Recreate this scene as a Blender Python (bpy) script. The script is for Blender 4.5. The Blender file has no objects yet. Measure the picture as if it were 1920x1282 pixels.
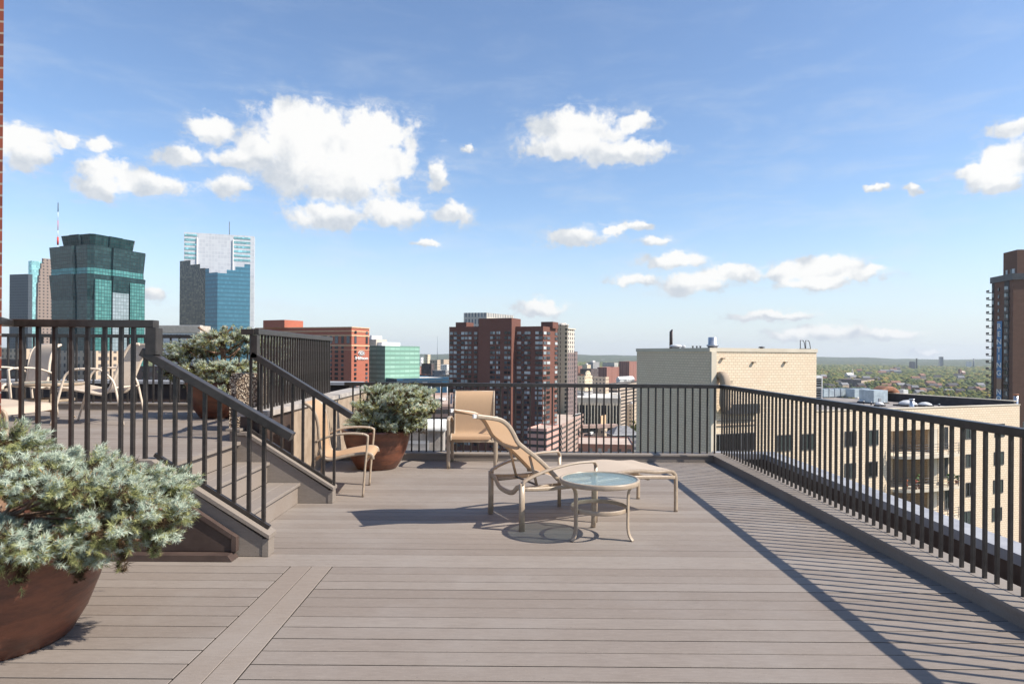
import bpy, math, random
import numpy as np
from mathutils import Vector, Matrix
from mathutils import noise as mnoise
R = math.radians
random.seed(7)
rng = np.random.default_rng(7)
scene = bpy.context.scene
col = scene.collection

# ------------------------------------------------------------------ camera
F = 1220.0; H0 = 1.47; CX = 960.0; HY = 664.0; S = 0.007
cam_d = bpy.data.cameras.new('camera')
cam = bpy.data.objects.new('camera', cam_d); col.objects.link(cam)
cam_d.sensor_width = 36; cam_d.lens = 36 * F / 1920
cam_d.shift_y = (HY - 641) / 1920
cam_d.clip_start = 0.05; cam_d.clip_end = 60000
c_ = math.sqrt(1 - S * S)
cam.matrix_world = Matrix(((c_, -S, 0, 0), (0, 0, -1, 0), (S, c_, 0, H0), (0, 0, 0, 1)))
scene.camera = cam

# ------------------------------------------------------------------ light
SUN_EL, SUN_AZ = R(44), R(15)      # sun to the right (+x), slightly behind the camera
sd = Vector((math.cos(SUN_EL) * math.cos(SUN_AZ), -math.cos(SUN_EL) * math.sin(SUN_AZ), math.sin(SUN_EL)))
sl = bpy.data.lights.new('sun', 'SUN'); sl.energy = 5.0; sl.angle = R(0.5); sl.color = (1.0, 0.925, 0.815)
so = bpy.data.objects.new('sun', sl); col.objects.link(so)
so.rotation_euler = sd.to_track_quat('Z', 'Y').to_euler()
scene.view_settings.view_transform = 'Standard'; scene.view_settings.look = 'None'
scene.view_settings.exposure = 0.55; scene.view_settings.gamma = 1.0

# pixel (of the 1920 px photograph) + distance -> point of the place
def W(px, py, Y):
    u = px - CX; v = -(py - HY)
    x = u * c_ - v * S; z = v * c_ + u * S
    return Vector((x * Y / F, Y, H0 + z * Y / F))
def X(px, Y): return (px - CX) * Y / F
def Z(px, py, Y): return W(px, py, Y).z
def direl(px, py):
    p = W(px, py, F) - Vector((0, 0, H0))
    return math.atan2(p.x, p.y), math.atan2(p.z, math.hypot(p.x, p.y))

# ------------------------------------------------------------------ node helper
class NT:
    def __init__(s, nt): s.nt = nt; s.n = nt.nodes; s.l = nt.links
    def node(s, t, **kw):
        n = s.n.new(t)
        for k, v in kw.items(): setattr(n, k, v)
        return n
    def put(s, sock, v):
        if isinstance(v, bpy.types.NodeSocket): s.l.new(v, sock)
        elif isinstance(v, (tuple, list)) and sock.type == 'RGBA' and len(v) == 3: sock.default_value = (*v, 1)
        else: sock.default_value = v
    def math(s, op, a, b=0.0, c=0.0, clamp=False):
        n = s.node('ShaderNodeMath', operation=op, use_clamp=clamp)
        s.put(n.inputs[0], a); s.put(n.inputs[1], b); s.put(n.inputs[2], c)
        return n.outputs[0]
    def vmath(s, op, a, b=(0, 0, 0), c=(0, 0, 0)):
        n = s.node('ShaderNodeVectorMath', operation=op)
        s.put(n.inputs[0], a)
        if op == 'SCALE': s.put(n.inputs[3], b)
        else:
            s.put(n.inputs[1], b)
            if op == 'MULTIPLY_ADD': s.put(n.inputs[2], c)
        return n.outputs[1] if op in ('LENGTH', 'DISTANCE', 'DOT_PRODUCT') else n.outputs[0]
    def mix(s, f, a, b, bt='MIX'):
        n = s.node('ShaderNodeMix', data_type='RGBA', blend_type=bt)
        s.put(n.inputs[0], f); s.put(n.inputs[6], a); s.put(n.inputs[7], b)
        return n.outputs[2]
    def noise(s, vec, scale, detail=3, rough=0.5, dist=0.0, out=0):
        n = s.node('ShaderNodeTexNoise'); s.put(n.inputs['Vector'], vec)
        n.inputs['Scale'].default_value = scale; n.inputs['Detail'].default_value = detail
        n.inputs['Roughness'].default_value = rough; n.inputs['Distortion'].default_value = dist
        return n.outputs[out]
    def ramp(s, f, a, b, ca=(0, 0, 0), cb=(1, 1, 1)):
        n = s.node('ShaderNodeMapRange', interpolation_type='SMOOTHSTEP'); s.put(n.inputs[0], f)
        s.put(n.inputs[1], a); s.put(n.inputs[2], b)
        return n.outputs[0]

# ------------------------------------------------------------------ sky with clouds, laid out by azimuth / elevation
world = bpy.data.worlds.new('World'); scene.world = world; world.use_nodes = True
w = NT(world.node_tree)
for n in list(w.n): w.n.remove(n)
out = w.node('ShaderNodeOutputWorld'); bg = w.node('ShaderNodeBackground')
w.l.new(bg.outputs[0], out.inputs[0])
sky = w.node('ShaderNodeTexSky', sky_type='NISHITA', sun_disc=False)
sky.sun_elevation = SUN_EL; sky.sun_rotation = math.atan2(sd.x, sd.y)
sky.altitude = 200; sky.air_density = 1.0; sky.dust_density = 0.6; sky.ozone_density = 1.5
tc = w.node('ShaderNodeTexCoord')
sep = w.node('ShaderNodeSeparateXYZ'); w.l.new(tc.outputs['Generated'], sep.inputs[0])
az = w.math('ARCTAN2', sep.outputs[0], sep.outputs[1])
el = w.math('ARCSINE', sep.outputs[2])
cmb = w.node('ShaderNodeCombineXYZ'); w.put(cmb.inputs[0], az); w.put(cmb.inputs[1], el)
ae = cmb.outputs[0]
warp = w.vmath('MULTIPLY_ADD', w.vmath('SUBTRACT', w.noise(ae, 26, 5, 0.6, out=1), (0.5, 0.5, 0.5)), (0.050, 0.032, 0), ae)
# (px, py, rx, ry) of the cloud puffs
CL = [(560,262,95,60),(480,285,60,42),(640,270,120,55),(700,250,85,42),(560,225,60,38),(620,330,140,50),(390,243,42,20),(690,300,95,60),
      (730,400,75,26),(610,408,75,25),(845,402,34,18),(345,293,48,20),(430,350,40,16),(440,298,40,16),
      (200,320,50,32),(270,345,85,22),(185,350,45,25),(30,262,70,36),(55,295,45,28),(190,272,26,10),(125,266,26,10),
      (1080,242,95,32),(1060,275,90,26),(1160,285,90,22),(1190,232,36,13),
      (1075,443,58,17),(1150,432,14,6),(1262,491,62,13),(1190,425,30,7),(1225,453,28,8),(1185,527,42,10),(1290,533,62,17),
      (1545,505,75,24),(1620,515,50,14),(1365,512,70,14),(1470,512,48,16),(1520,530,75,12),
      (1440,592,70,8),(1555,625,70,18),(1650,628,62,10),(1480,630,40,11),(1010,578,46,16),(1735,660,24,6),
      (1890,300,60,34),(1905,240,48,18),(1860,345,60,22),(1835,325,55,14),(2010,330,90,50),
      (1640,356,26,6),(1715,354,14,6),(880,280,10,5),(800,455,24,5),(825,330,18,26),(290,552,24,14),(-60,300,60,40),(2150,240,90,40),(-250,180,120,60),(2400,380,100,40)]
dmin = None; dup_ = None
for (px, py, rx, ry) in CL:
    a, e = direl(px, py); k = math.cos(a)**2
    gr_ = 1.22 + 0.32 * max(0, 1 - rx * ry / 1500); sx = F / (rx * gr_) / k; sy = F / (ry * gr_) / max(0.5, math.cos(a))
    q = w.vmath('MULTIPLY_ADD', warp, (sx, sy, 0), (-a * sx, -e * sy, 0))
    d = w.vmath('LENGTH', q)
    if dmin is None: dmin = d
    else:
        n = w.node('ShaderNodeMath', operation='SMOOTH_MIN'); w.put(n.inputs[0], dmin); w.put(n.inputs[1], d); n.inputs[2].default_value = 0.22
        dmin = n.outputs[0]
    q2 = w.vmath('MULTIPLY_ADD', warp, (sx * 0.95, sy, 0), (-(a + 0.25 / sx) * sx * 0.95, -(e + 0.42 / sy) * sy, 0)); d2 = w.vmath('LENGTH', q2)
    if dup_ is None: dup_ = d2
    else:
        n = w.node('ShaderNodeMath', operation='SMOOTH_MIN'); w.put(n.inputs[0], dup_); w.put(n.inputs[1], d2); n.inputs[2].default_value = 0.3
        dup_ = n.outputs[0]
fb = w.noise(ae, 34, 10, 0.60, 0.15)
dens = w.math('ADD', w.math('SUBTRACT', 1.0, dmin), w.math('MULTIPLY', w.math('SUBTRACT', fb, 0.5), 1.55))
mask = w.ramp(dens, 0.0, 0.46)
# body: bright tops, greyer undersides, soft billows
bill2 = w.noise(ae, 17, 5, 0.55, 0.3)
under = w.ramp(w.math('ADD', dup_, w.math('MULTIPLY', w.math('SUBTRACT', bill2, 0.5), 2.4)), 0.36, 1.02)
soft = w.ramp(w.noise(ae, 46, 5, 0.6), 0.30, 0.70)
shade = w.math('MULTIPLY', under, w.math('ADD', 0.62, w.math('MULTIPLY', soft, 0.36)))
ccol = w.mix(shade, (0.70, 0.695, 0.68), (0.42, 0.455, 0.50))
# thin high cirrus veil
cir_v = w.vmath('MULTIPLY', ae, (3.0, 11.0, 1))
cir = w.ramp(w.noise(cir_v, 2.2, 7, 0.62, 0.4), 0.42, 0.80)
# horizon haze amount from elevation
hz = w.ramp(el, 0.30, -0.02)
skyc = w.vmath('SCALE', sky.outputs[0], 0.116)
skyc = w.vmath('MULTIPLY', skyc, (1.0, 1.06, 1.14))
skyc = w.mix(w.math('MULTIPLY', w.math('POWER', hz, 2.2), 0.78), skyc, (0.53, 0.575, 0.62))
skyc = w.mix(w.math('MULTIPLY', w.math('MULTIPLY', cir, w.ramp(el, 0.62, 0.16)), 0.34), skyc, (0.54, 0.58, 0.62))
wisp = w.math('MULTIPLY', w.ramp(dens, -0.42, 0.10), w.ramp(w.noise(w.vmath('MULTIPLY', ae, (9, 26, 1)), 2.4, 6, 0.65, 0.5), 0.42, 0.72))
mask = w.math('MAXIMUM', mask, w.math('MULTIPLY', wisp, 0.42))
fin = w.mix(w.math('MULTIPLY', mask, 0.97), skyc, ccol)
w.put(bg.inputs[0], fin); bg.inputs[1].default_value = 1.0

# ------------------------------------------------------------------ materials
MATS = {}
def mat(name, colr, rough=0.6, metal=0.0, spec=0.5):
    m = bpy.data.materials.new(name); m.use_nodes = True
    t = NT(m.node_tree); b = t.n['Principled BSDF']
    t.put(b.inputs['Base Color'], colr); b.inputs['Roughness'].default_value = rough
    b.inputs['Metallic'].default_value = metal; b.inputs['Specular IOR Level'].default_value = spec
    MATS[name] = m
    return m, t, b
def bump(t, b, h, strength=0.3, dist=0.01):
    n = t.node('ShaderNodeBump'); n.inputs['Strength'].default_value = strength; n.inputs['Distance'].default_value = dist
    t.put(n.inputs['Height'], h); t.l.new(n.outputs[0], b.inputs['Normal'])
def objco(t): return t.node('ShaderNodeTexCoord').outputs['Object']
def uvco(t): return t.node('ShaderNodeTexCoord').outputs['UV']
def mottled(name, a, b2, scale=8, rough=0.7, metal=0.0, bstr=0.0, detail=5, spec=0.5, lo=0.35, hi=0.65):
    m, t, b = mat(name, a, rough, metal, spec)
    n = t.noise(objco(t), scale, detail, 0.6)
    t.put(b.inputs['Base Color'], t.mix(t.ramp(n, lo, hi), a, b2))
    if bstr: bump(t, b, n, bstr, 0.02)
    return m
def deck_mat(name, c1, c2):
    m, t, b = mat(name, c1, 0.72, 0, 0.35)
    g = t.node('ShaderNodeNewGeometry'); r = g.outputs['Random Per Island']
    pos = g.outputs['Position']
    v = t.vmath('ADD', t.vmath('MULTIPLY', pos, (3, 26, 26)), t.vmath('SCALE', (17.0, 5.0, 3.0), t.math('MULTIPLY', r, 9.0)))
    gr = t.noise(v, 3.0, 6, 0.65)
    sp = t.noise(pos, 130, 2, 0.6)
    big = t.noise(pos, 1.1, 4, 0.6)
    c = t.mix(r, c1, c2)
    c = t.mix(t.math('MULTIPLY', t.ramp(gr, 0.35, 0.70), 0.38), c, tuple(x * 0.72 for x in c1))
    v2 = t.vmath('ADD', t.vmath('MULTIPLY', pos, (9, 90, 90)), t.vmath('SCALE', (7.0, 5.0, 3.0), t.math('MULTIPLY', r, 9.0)))
    c = t.mix(t.math('MULTIPLY', t.ramp(t.noise(v2, 3.0, 3, 0.6), 0.50, 0.72), 0.26), c, (0.36, 0.315, 0.275))
    c = t.mix(t.math('MULTIPLY', t.ramp(sp, 0.62, 0.78), 0.45), c, (0.40, 0.34, 0.28))
    c = t.mix(t.math('MULTIPLY', t.ramp(t.noise(pos, 60, 2, 0.5), 0.70, 0.76), 0.5), c, (0.07, 0.055, 0.045))
    c = t.mix(t.math('MULTIPLY', t.ramp(big, 0.42, 0.75), 0.38), c, (0.29, 0.262, 0.240))
    st_ = t.noise(t.vmath('MULTIPLY', pos, (1, 1.6, 1)), 2.3, 7, 0.72, 0.6)
    c = t.mix(t.math('MULTIPLY', t.ramp(st_, 0.60, 0.74), 0.30), c, (0.115, 0.092, 0.078))
    t.put(b.inputs['Base Color'], c)
    bump(t, b, t.math('ADD', gr, sp), 0.25, 0.002)
    return m
deck_mat('deck', (0.200, 0.163, 0.136), (0.256, 0.218, 0.188))
deck_mat('deck_strip', (0.222, 0.180, 0.149), (0.246, 0.203, 0.169))
deck_mat('deck_trim', (0.205, 0.170, 0.140), (0.24, 0.205, 0.175))
mottled('rail', (0.024, 0.0205, 0.019), (0.040, 0.034, 0.031), 14, 0.36)
mottled('taupe', (0.33, 0.255, 0.185), (0.38, 0.30, 0.22), 25, 0.38)
mottled('tube_white', (0.62, 0.52, 0.42), (0.66, 0.57, 0.47), 25, 0.4)
mottled('deck_edge', (0.022, 0.017, 0.014), (0.04, 0.03, 0.025), 9, 0.95)
mottled('brown_panel', (0.045, 0.030, 0.026), (0.065, 0.045, 0.038), 6, 0.45)
mottled('brown_metal', (0.060, 0.040, 0.034), (0.085, 0.058, 0.048), 5, 0.5)
mottled('coping', (0.27, 0.27, 0.29), (0.36, 0.36, 0.37), 3, 0.55)
mottled('coping_grey', (0.30, 0.27, 0.245), (0.42, 0.38, 0.34), 7, 0.8, bstr=0.3)
mottled('stucco', (0.27, 0.20, 0.14), (0.35, 0.27, 0.195), 6, 0.9, bstr=0.2)
mottled('membrane', (0.06, 0.055, 0.052), (0.10, 0.09, 0.085), 3, 0.9)
mottled('soil', (0.03, 0.02, 0.015), (0.07, 0.05, 0.035), 40, 0.95, bstr=0.5)
mottled('bark', (0.16, 0.085, 0.05), (0.28, 0.18, 0.12), 30, 0.9, bstr=0.5)
mottled('black_plastic', (0.012, 0.012, 0.013), (0.02, 0.02, 0.02), 20, 0.4)
mottled('white_metal', (0.62, 0.62, 0.61), (0.48, 0.49, 0.50), 3, 0.5)
mottled('galv', (0.36, 0.42, 0.46), (0.48, 0.55, 0.59), 2.0, 0.4, metal=0.3)
mottled('steel', (0.55, 0.57, 0.60), (0.42, 0.44, 0.47), 3.0, 0.3, metal=0.7)
mottled('rust', (0.30, 0.13, 0.07), (0.12, 0.07, 0.05), 1.2, 0.8)
mottled('dark_roof', (0.035, 0.033, 0.034), (0.06, 0.055, 0.055), 1, 0.8)
mottled('roof_grey', (0.20, 0.18, 0.165), (0.30, 0.27, 0.25), 0.35, 0.9)
mottled('roof_tan', (0.42, 0.32, 0.26), (0.50, 0.40, 0.33), 0.15, 0.9)
mottled('roof_pale', (0.50, 0.48, 0.45), (0.66, 0.63, 0.58), 0.12, 0.9)
mottled('concrete', (0.42, 0.37, 0.31), (0.52, 0.46, 0.39), 0.8, 0.85)
mottled('stone_pale', (0.55, 0.48, 0.38), (0.65, 0.58, 0.47), 0.3, 0.85)
mottled('pink_conc', (0.37, 0.25, 0.205), (0.44, 0.31, 0.26), 0.3, 0.85)
mottled('asphalt', (0.045, 0.045, 0.047), (0.07, 0.068, 0.066), 0.1, 0.9)
mottled('shingle', (0.16, 0.16, 0.17), (0.24, 0.235, 0.24), 0.8, 0.9)
mottled('orange_tan', (0.60, 0.38, 0.22), (0.66, 0.44, 0.27), 0.5, 0.85)
mottled('blue_tarp', (0.05, 0.20, 0.55), (0.06, 0.26, 0.62), 1, 0.6)
mottled('red_paint', (0.55, 0.05, 0.04), (0.62, 0.07, 0.05), 1, 0.5)
mottled('white_paint', (0.78, 0.77, 0.75), (0.70, 0.69, 0.67), 1, 0.5)
mottled('flower_red', (0.45, 0.06, 0.05), (0.60, 0.20, 0.05), 9, 0.7)
mottled('balc_leaf', (0.04, 0.10, 0.02), (0.10, 0.18, 0.04), 12, 0.7)
mottled('steel_dark', (0.05, 0.05, 0.055), (0.08, 0.08, 0.085), 2, 0.5)
mottled('tan_panel', (0.30, 0.23, 0.17), (0.36, 0.28, 0.21), 1, 0.8)

# sling fabric: woven, lets some sun through
def sling_mat(name, c):
    m, t, b = mat(name, c, 0.75, 0, 0.25)
    uv = uvco(t)
    wv = t.node('ShaderNodeTexWave', wave_type='BANDS', bands_direction='X'); t.put(wv.inputs['Vector'], uv); wv.inputs['Scale'].default_value = 130
    wu = t.node('ShaderNodeTexWave', wave_type='BANDS', bands_direction='Y'); t.put(wu.inputs['Vector'], uv); wu.inputs['Scale'].default_value = 130
    weave = t.math('MULTIPLY', wv.outputs[1], wu.outputs[1])
    n = t.noise(t.vmath('MULTIPLY', uv, (60, 4, 1)), 4, 4, 0.6)
    cc = t.mix(t.math('MULTIPLY', t.ramp(n, 0.3, 0.7), 0.35), c, tuple(x * 0.80 for x in c))
    t.put(b.inputs['Base Color'], cc)
    bump(t, b, weave, 0.15, 0.001)
    tr = t.node('ShaderNodeBsdfTranslucent'); t.put(tr.inputs[0], cc)
    mx = t.node('ShaderNodeMixShader'); mx.inputs[0].default_value = 0.42
    t.l.new(b.outputs[0], mx.inputs[1]); t.l.new(tr.outputs[0], mx.inputs[2])
    t.l.new(mx.outputs[0], t.n['Material Output'].inputs[0])
sling_mat('sling', (0.70, 0.47, 0.29))
sling_mat('sling_pale', (0.74, 0.62, 0.50))
# pebbled table glass
m, t, b = mat('table_glass', (0.30, 0.42, 0.45), 0.12)
n1 = t.noise(objco(t), 42, 4, 0.6); bump(t, b, n1, 0.5, 0.004)
st = t.ramp(t.noise(objco(t), 9, 6, 0.7), 0.55, 0.75)
t.put(b.inputs['Base Color'], t.mix(st, (0.30, 0.40, 0.42), (0.12, 0.13, 0.10)))
b.inputs['Specular IOR Level'].default_value = 1.0
tr = t.node('ShaderNodeBsdfTransparent'); tr.inputs[0].default_value = (0.80, 0.88, 0.88, 1)
mx = t.node('ShaderNodeMixShader'); mx.inputs[0].default_value = 0.42
t.l.new(tr.outputs[0], mx.inputs[1]); t.l.new(b.outputs[0], mx.inputs[2]); t.l.new(mx.outputs[0], t.n['Material Output'].inputs[0])
# glazed clay pot
m, t, b = mat('pot', (0.2, 0.07, 0.04), 0.36)
n1 = t.noise(t.vmath('MULTIPLY', objco(t), (1, 1, 3)), 3.2, 7, 0.68)
n2 = t.noise(t.vmath('MULTIPLY', objco(t), (1, 1, 9)), 9, 5, 0.65)
c = t.mix(t.ramp(n1, 0.35, 0.65), (0.185, 0.066, 0.036), (0.085, 0.036, 0.024))
c = t.mix(t.math('MULTIPLY', t.ramp(n2, 0.55, 0.8), 0.6), c, (0.25, 0.09, 0.05))
c = t.mix(t.ramp(t.noise(objco(t), 55, 2, 0.5), 0.74, 0.80), c, (0.03, 0.015, 0.012))
t.put(b.inputs['Base Color'], c); t.put(b.inputs['Roughness'], t.math('ADD', t.math('MULTIPLY', n2, 0.35), 0.22)); bump(t, b, n2, 0.25, 0.01)
# spruce needles
def needle(name, c1, c2):
    m, t, b = mat(name, c1, 0.55, 0, 0.3)
    r = t.node('ShaderNodeNewGeometry').outputs['Random Per Island']
    cc = t.mix(r, c1, c2)
    t.put(b.inputs['Base Color'], cc)
    tr = t.node('ShaderNodeBsdfTranslucent'); t.put(tr.inputs[0], cc)
    mx = t.node('ShaderNodeMixShader'); mx.inputs[0].default_value = 0.22
    t.l.new(b.outputs[0], mx.inputs[1]); t.l.new(tr.outputs[0], mx.inputs[2]); t.l.new(mx.outputs[0], t.n['Material Output'].inputs[0])
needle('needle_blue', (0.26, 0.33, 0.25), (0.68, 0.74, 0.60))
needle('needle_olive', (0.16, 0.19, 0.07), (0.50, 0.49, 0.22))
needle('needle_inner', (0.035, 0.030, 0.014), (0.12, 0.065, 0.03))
mottled('bud', (0.42, 0.20, 0.08), (0.5, 0.28, 0.12), 20, 0.7)
# exposed aggregate
m, t, b = mat('aggregate', (0.5, 0.4, 0.3), 0.8)
vo = t.node('ShaderNodeTexVoronoi'); t.put(vo.inputs['Vector'], objco(t)); vo.inputs['Scale'].default_value = 55
s2 = t.node('ShaderNodeSeparateColor'); t.l.new(vo.outputs['Color'], s2.inputs[0])
c = t.mix(s2.outputs[0], (0.20, 0.12, 0.07), (0.78, 0.66, 0.50)); c = t.mix(t.ramp(vo.outputs[0], 0.40, 0.6), c, (0.10, 0.07, 0.05))
t.put(b.inputs['Base Color'], c); bump(t, b, t.math('SUBTRACT', 1.0, vo.outputs[0]), 0.8, 0.01)
# brick laid by metre UVs
def brick(name, c1, c2, mortar, bw, bh, ms, rough=0.85, bstr=0.4, var=0.0, varc=(0.3, 0.2, 0.15), voff=(0, 0)):
    m, t, b = mat(name, c1, rough, 0, 0.3)
    n = t.node('ShaderNodeTexBrick'); t.put(n.inputs['Vector'], t.vmath('ADD', uvco(t), (voff[0], voff[1], 0)))
    t.put(n.inputs['Color1'], c1); t.put(n.inputs['Color2'], c2); t.put(n.inputs['Mortar'], mortar)
    n.inputs['Scale'].default_value = 1; n.inputs['Brick Width'].default_value = bw; n.inputs['Row Height'].default_value = bh
    n.inputs['Mortar Size'].default_value = ms; n.inputs['Mortar Smooth'].default_value = 0.1
    c = n.outputs[0]
    if var: c = t.mix(t.math('MULTIPLY', t.ramp(t.noise(uvco(t), 0.45, 5, 0.6), 0.45, 0.75), var), c, varc)
    t.put(b.inputs['Base Color'], c)
    if bstr: bump(t, b, t.math('SUBTRACT', 1.0, n.outputs[1]), bstr, ms)
brick('pier_brick', (0.33, 0.085, 0.05), (0.20, 0.055, 0.038), (0.42, 0.33, 0.26), 0.29, 0.0765, 0.0075, bstr=0.8, voff=(0.1, 0.03))
brick('cream_block', (0.74, 0.60, 0.44), (0.79, 0.65, 0.49), (0.50, 0.385, 0.27), 0.36, 0.20, 0.016, bstr=0.3, var=0.35, varc=(0.68, 0.51, 0.38))
brick('red_brick', (0.150, 0.064, 0.046), (0.17, 0.072, 0.052), (0.13, 0.06, 0.045), 0.9, 0.3, 0.02, bstr=0, var=0.25, varc=(0.12, 0.042, 0.03))
brick('orange_brick', (0.36, 0.115, 0.070), (0.40, 0.13, 0.08), (0.34, 0.12, 0.08), 1.2, 0.4, 0.03, bstr=0, var=0.2, varc=(0.31, 0.10, 0.06))
brick('brown_brick', (0.17, 0.09, 0.062), (0.20, 0.105, 0.072), (0.13, 0.075, 0.055), 1.2, 0.5, 0.06, bstr=0, var=0.3, varc=(0.14, 0.075, 0.05))

# facade of a far building: wall + grid of windows, by metre UVs
def facade(name, wall, win, cw, ch, fw, fh, win2=None, wmetal=0.0, wrough=0.25, wallrough=0.8, wallmetal=0.0, var=0.15, spec=0.5, off=(0, 0)):
    m, t, b = mat(name, wall, wallrough, 0, spec)
    sp_ = t.node('ShaderNodeSeparateXYZ'); t.put(sp_.inputs[0], uvco(t))
    u = t.math('ADD', t.math('DIVIDE', sp_.outputs[0], cw), off[0]); v = t.math('ADD', t.math('DIVIDE', sp_.outputs[1], ch), off[1])
    fu = t.math('ABSOLUTE', t.math('SUBTRACT', t.math('FRACT', u), 0.5)); fv = t.math('ABSOLUTE', t.math('SUBTRACT', t.math('FRACT', v), 0.5))
    mk = t.math('MULTIPLY', t.math('LESS_THAN', fu, fw / 2), t.math('LESS_THAN', fv, fh / 2))
    cb = t.node('ShaderNodeCombineXYZ'); t.put(cb.inputs[0], t.math('FLOOR', u)); t.put(cb.inputs[1], t.math('FLOOR', v))
    wn = t.node('ShaderNodeTexWhiteNoise', noise_dimensions='2D'); t.l.new(cb.outputs[0], wn.inputs['Vector'])
    wc = t.mix(t.math('POWER', wn.outputs[0], 1.6), win, win2 or tuple(min(1, x * 1.9 + 0.02) for x in win))
    wl = t.mix(t.math('MULTIPLY', t.ramp(t.noise(uvco(t), 0.08, 4, 0.6), 0.3, 0.7), var), wall, tuple(x * 0.6 for x in wall))
    t.put(b.inputs['Base Color'], t.mix(mk, wl, wc))
    t.put(b.inputs['Roughness'], t.math('ADD', t.math('MULTIPLY', mk, wrough - wallrough), wallrough))
    t.put(b.inputs['Metallic'], t.math('ADD', t.math('MULTIPLY', mk, wmetal - wallmetal), wallmetal))
facade('teal_glass', (0.015, 0.045, 0.045), (0.055, 0.19, 0.18), 2.1, 2.5, 0.86, 0.86, (0.10, 0.28, 0.26), wmetal=0.15, wrough=0.06, wallrough=0.4)
facade('pale_reflection', (0.10, 0.12, 0.13), (0.22, 0.28, 0.30), 2.1, 2.5, 0.88, 0.88, (0.29, 0.35, 0.38), wrough=0.1, wallrough=0.4)  # pale neighbouring tower mirrored in the glass, put into the colour
facade('teal_dark', (0.008, 0.016, 0.018), (0.012, 0.040, 0.046), 2.1, 2.5, 0.86, 0.86, (0.028, 0.075, 0.08), wmetal=0.1, wrough=0.07, wallrough=0.4)  # darker copy of the tower glass; shade and dark reflections are in its colour
facade('blue_glass', (0.055, 0.155, 0.22), (0.065, 0.20, 0.28), 1.7, 3.9, 0.97, 0.62, (0.085, 0.24, 0.33), wmetal=0.15, wrough=0.08, wallrough=0.2)
facade('dark_reflection', (0.02, 0.022, 0.025), (0.07, 0.065, 0.055), 1.5, 1.95, 0.85, 0.8, (0.26, 0.21, 0.15), wmetal=0.1, wrough=0.12, wallrough=0.4)  # mirrored neighbour buildings painted as dark speckles onto the glass
facade('white_grid', (0.62, 0.63, 0.65), (0.50, 0.52, 0.55), 3.0, 3.9, 0.88, 0.85, (0.58, 0.60, 0.62), wrough=0.4, wallrough=0.5)
facade('white_stripe', (0.66, 0.67, 0.69), (0.25, 0.38, 0.44), 30.0, 7.8, 1.0, 0.40, (0.28, 0.42, 0.47), wrough=0.3, wallrough=0.5, off=(0.5, 0.1))
facade('slate_tower', (0.055, 0.065, 0.078), (0.04, 0.055, 0.07), 3.0, 3.8, 0.6, 0.45, (0.07, 0.09, 0.11), wrough=0.2, wallrough=0.5)
facade('teal_pale', (0.16, 0.33, 0.34), (0.24, 0.46, 0.46), 2.0, 3.8, 0.9, 0.7, wmetal=0.5, wrough=0.15, wallrough=0.4)
facade('deco_stone', (0.27, 0.205, 0.17), (0.05, 0.04, 0.04), 4.2, 3.9, 0.42, 0.5, (0.10, 0.08, 0.07))
facade('white_office', (0.60, 0.60, 0.60), (0.16, 0.22, 0.30), 1.7, 3.6, 0.72, 0.48, (0.40, 0.48, 0.56), wrough=0.15)
facade('green_office', (0.17, 0.30, 0.24), (0.27, 0.48, 0.38), 4.4, 3.0, 0.93, 0.50, (0.36, 0.58, 0.47), wmetal=0.2, wrough=0.15, wallrough=0.25)
facade('green_office_dark', (0.07, 0.095, 0.10), (0.05, 0.075, 0.085), 3.4, 3.0, 0.93, 0.50, (0.11, 0.15, 0.16), wmetal=0.3, wrough=0.12, wallrough=0.3)
facade('brick_small', (0.25, 0.115, 0.08), (0.06, 0.05, 0.05), 4.0, 3.2, 0.4, 0.45, (0.3, 0.28, 0.26))
facade('brick_stripe', (0.29, 0.12, 0.085), (0.15, 0.07, 0.055), 3.4, 60, 0.35, 1.0)
facade('tan_small', (0.52, 0.40, 0.29), (0.07, 0.06, 0.06), 3.6, 3.4, 0.42, 0.5, (0.25, 0.22, 0.2))
facade('cream_small', (0.66, 0.54, 0.38), (0.10, 0.08, 0.06), 3.4, 3.4, 0.38, 0.5, (0.4, 0.35, 0.28))
facade('white_small', (0.66, 0.65, 0.62), (0.14, 0.15, 0.18), 3.6, 3.2, 0.5, 0.42, (0.36, 0.38, 0.42))
facade('dark_small', (0.09, 0.06, 0.055), (0.025, 0.025, 0.03), 3.6, 3.4, 0.5, 0.5, (0.14, 0.13, 0.13))
facade('grey_small', (0.30, 0.29, 0.28), (0.08, 0.08, 0.10), 3.6, 3.4, 0.5, 0.5, (0.3, 0.3, 0.32))
facade('white_slots', (0.52, 0.48, 0.42), (0.05, 0.07, 0.10), 2.6, 5.5, 0.42, 0.72, (0.16, 0.19, 0.23), wrough=0.15)
facade('condo_cream', (0.60, 0.53, 0.45), (0.045, 0.045, 0.05), 3.4, 3.1, 0.45, 0.62, (0.12, 0.12, 0.13))
facade('condo_mauve', (0.20, 0.145, 0.135), (0.04, 0.035, 0.04), 3.4, 3.1, 0.40, 0.55, (0.12, 0.11, 0.12))
facade('garage_bands', (0.05, 0.045, 0.045), (0.60, 0.33, 0.27), 60, 3.1, 1.0, 0.58, (0.62, 0.35, 0.29), wrough=0.85)
facade('garage_dark', (0.02, 0.018, 0.02), (0.13, 0.09, 0.085), 60, 3.1, 1.0, 0.42, (0.14, 0.10, 0.09), wrough=0.85)
facade('garage_tan', (0.06, 0.05, 0.045), (0.46, 0.36, 0.28), 60, 3.4, 1.0, 0.50, (0.50, 0.40, 0.31), wrough=0.85)
facade('blue_low', (0.02, 0.035, 0.05), (0.02, 0.06, 0.12), 5, 4.5, 0.92, 0.85, (0.04, 0.14, 0.26), wmetal=0.4, wrough=0.08)
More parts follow.
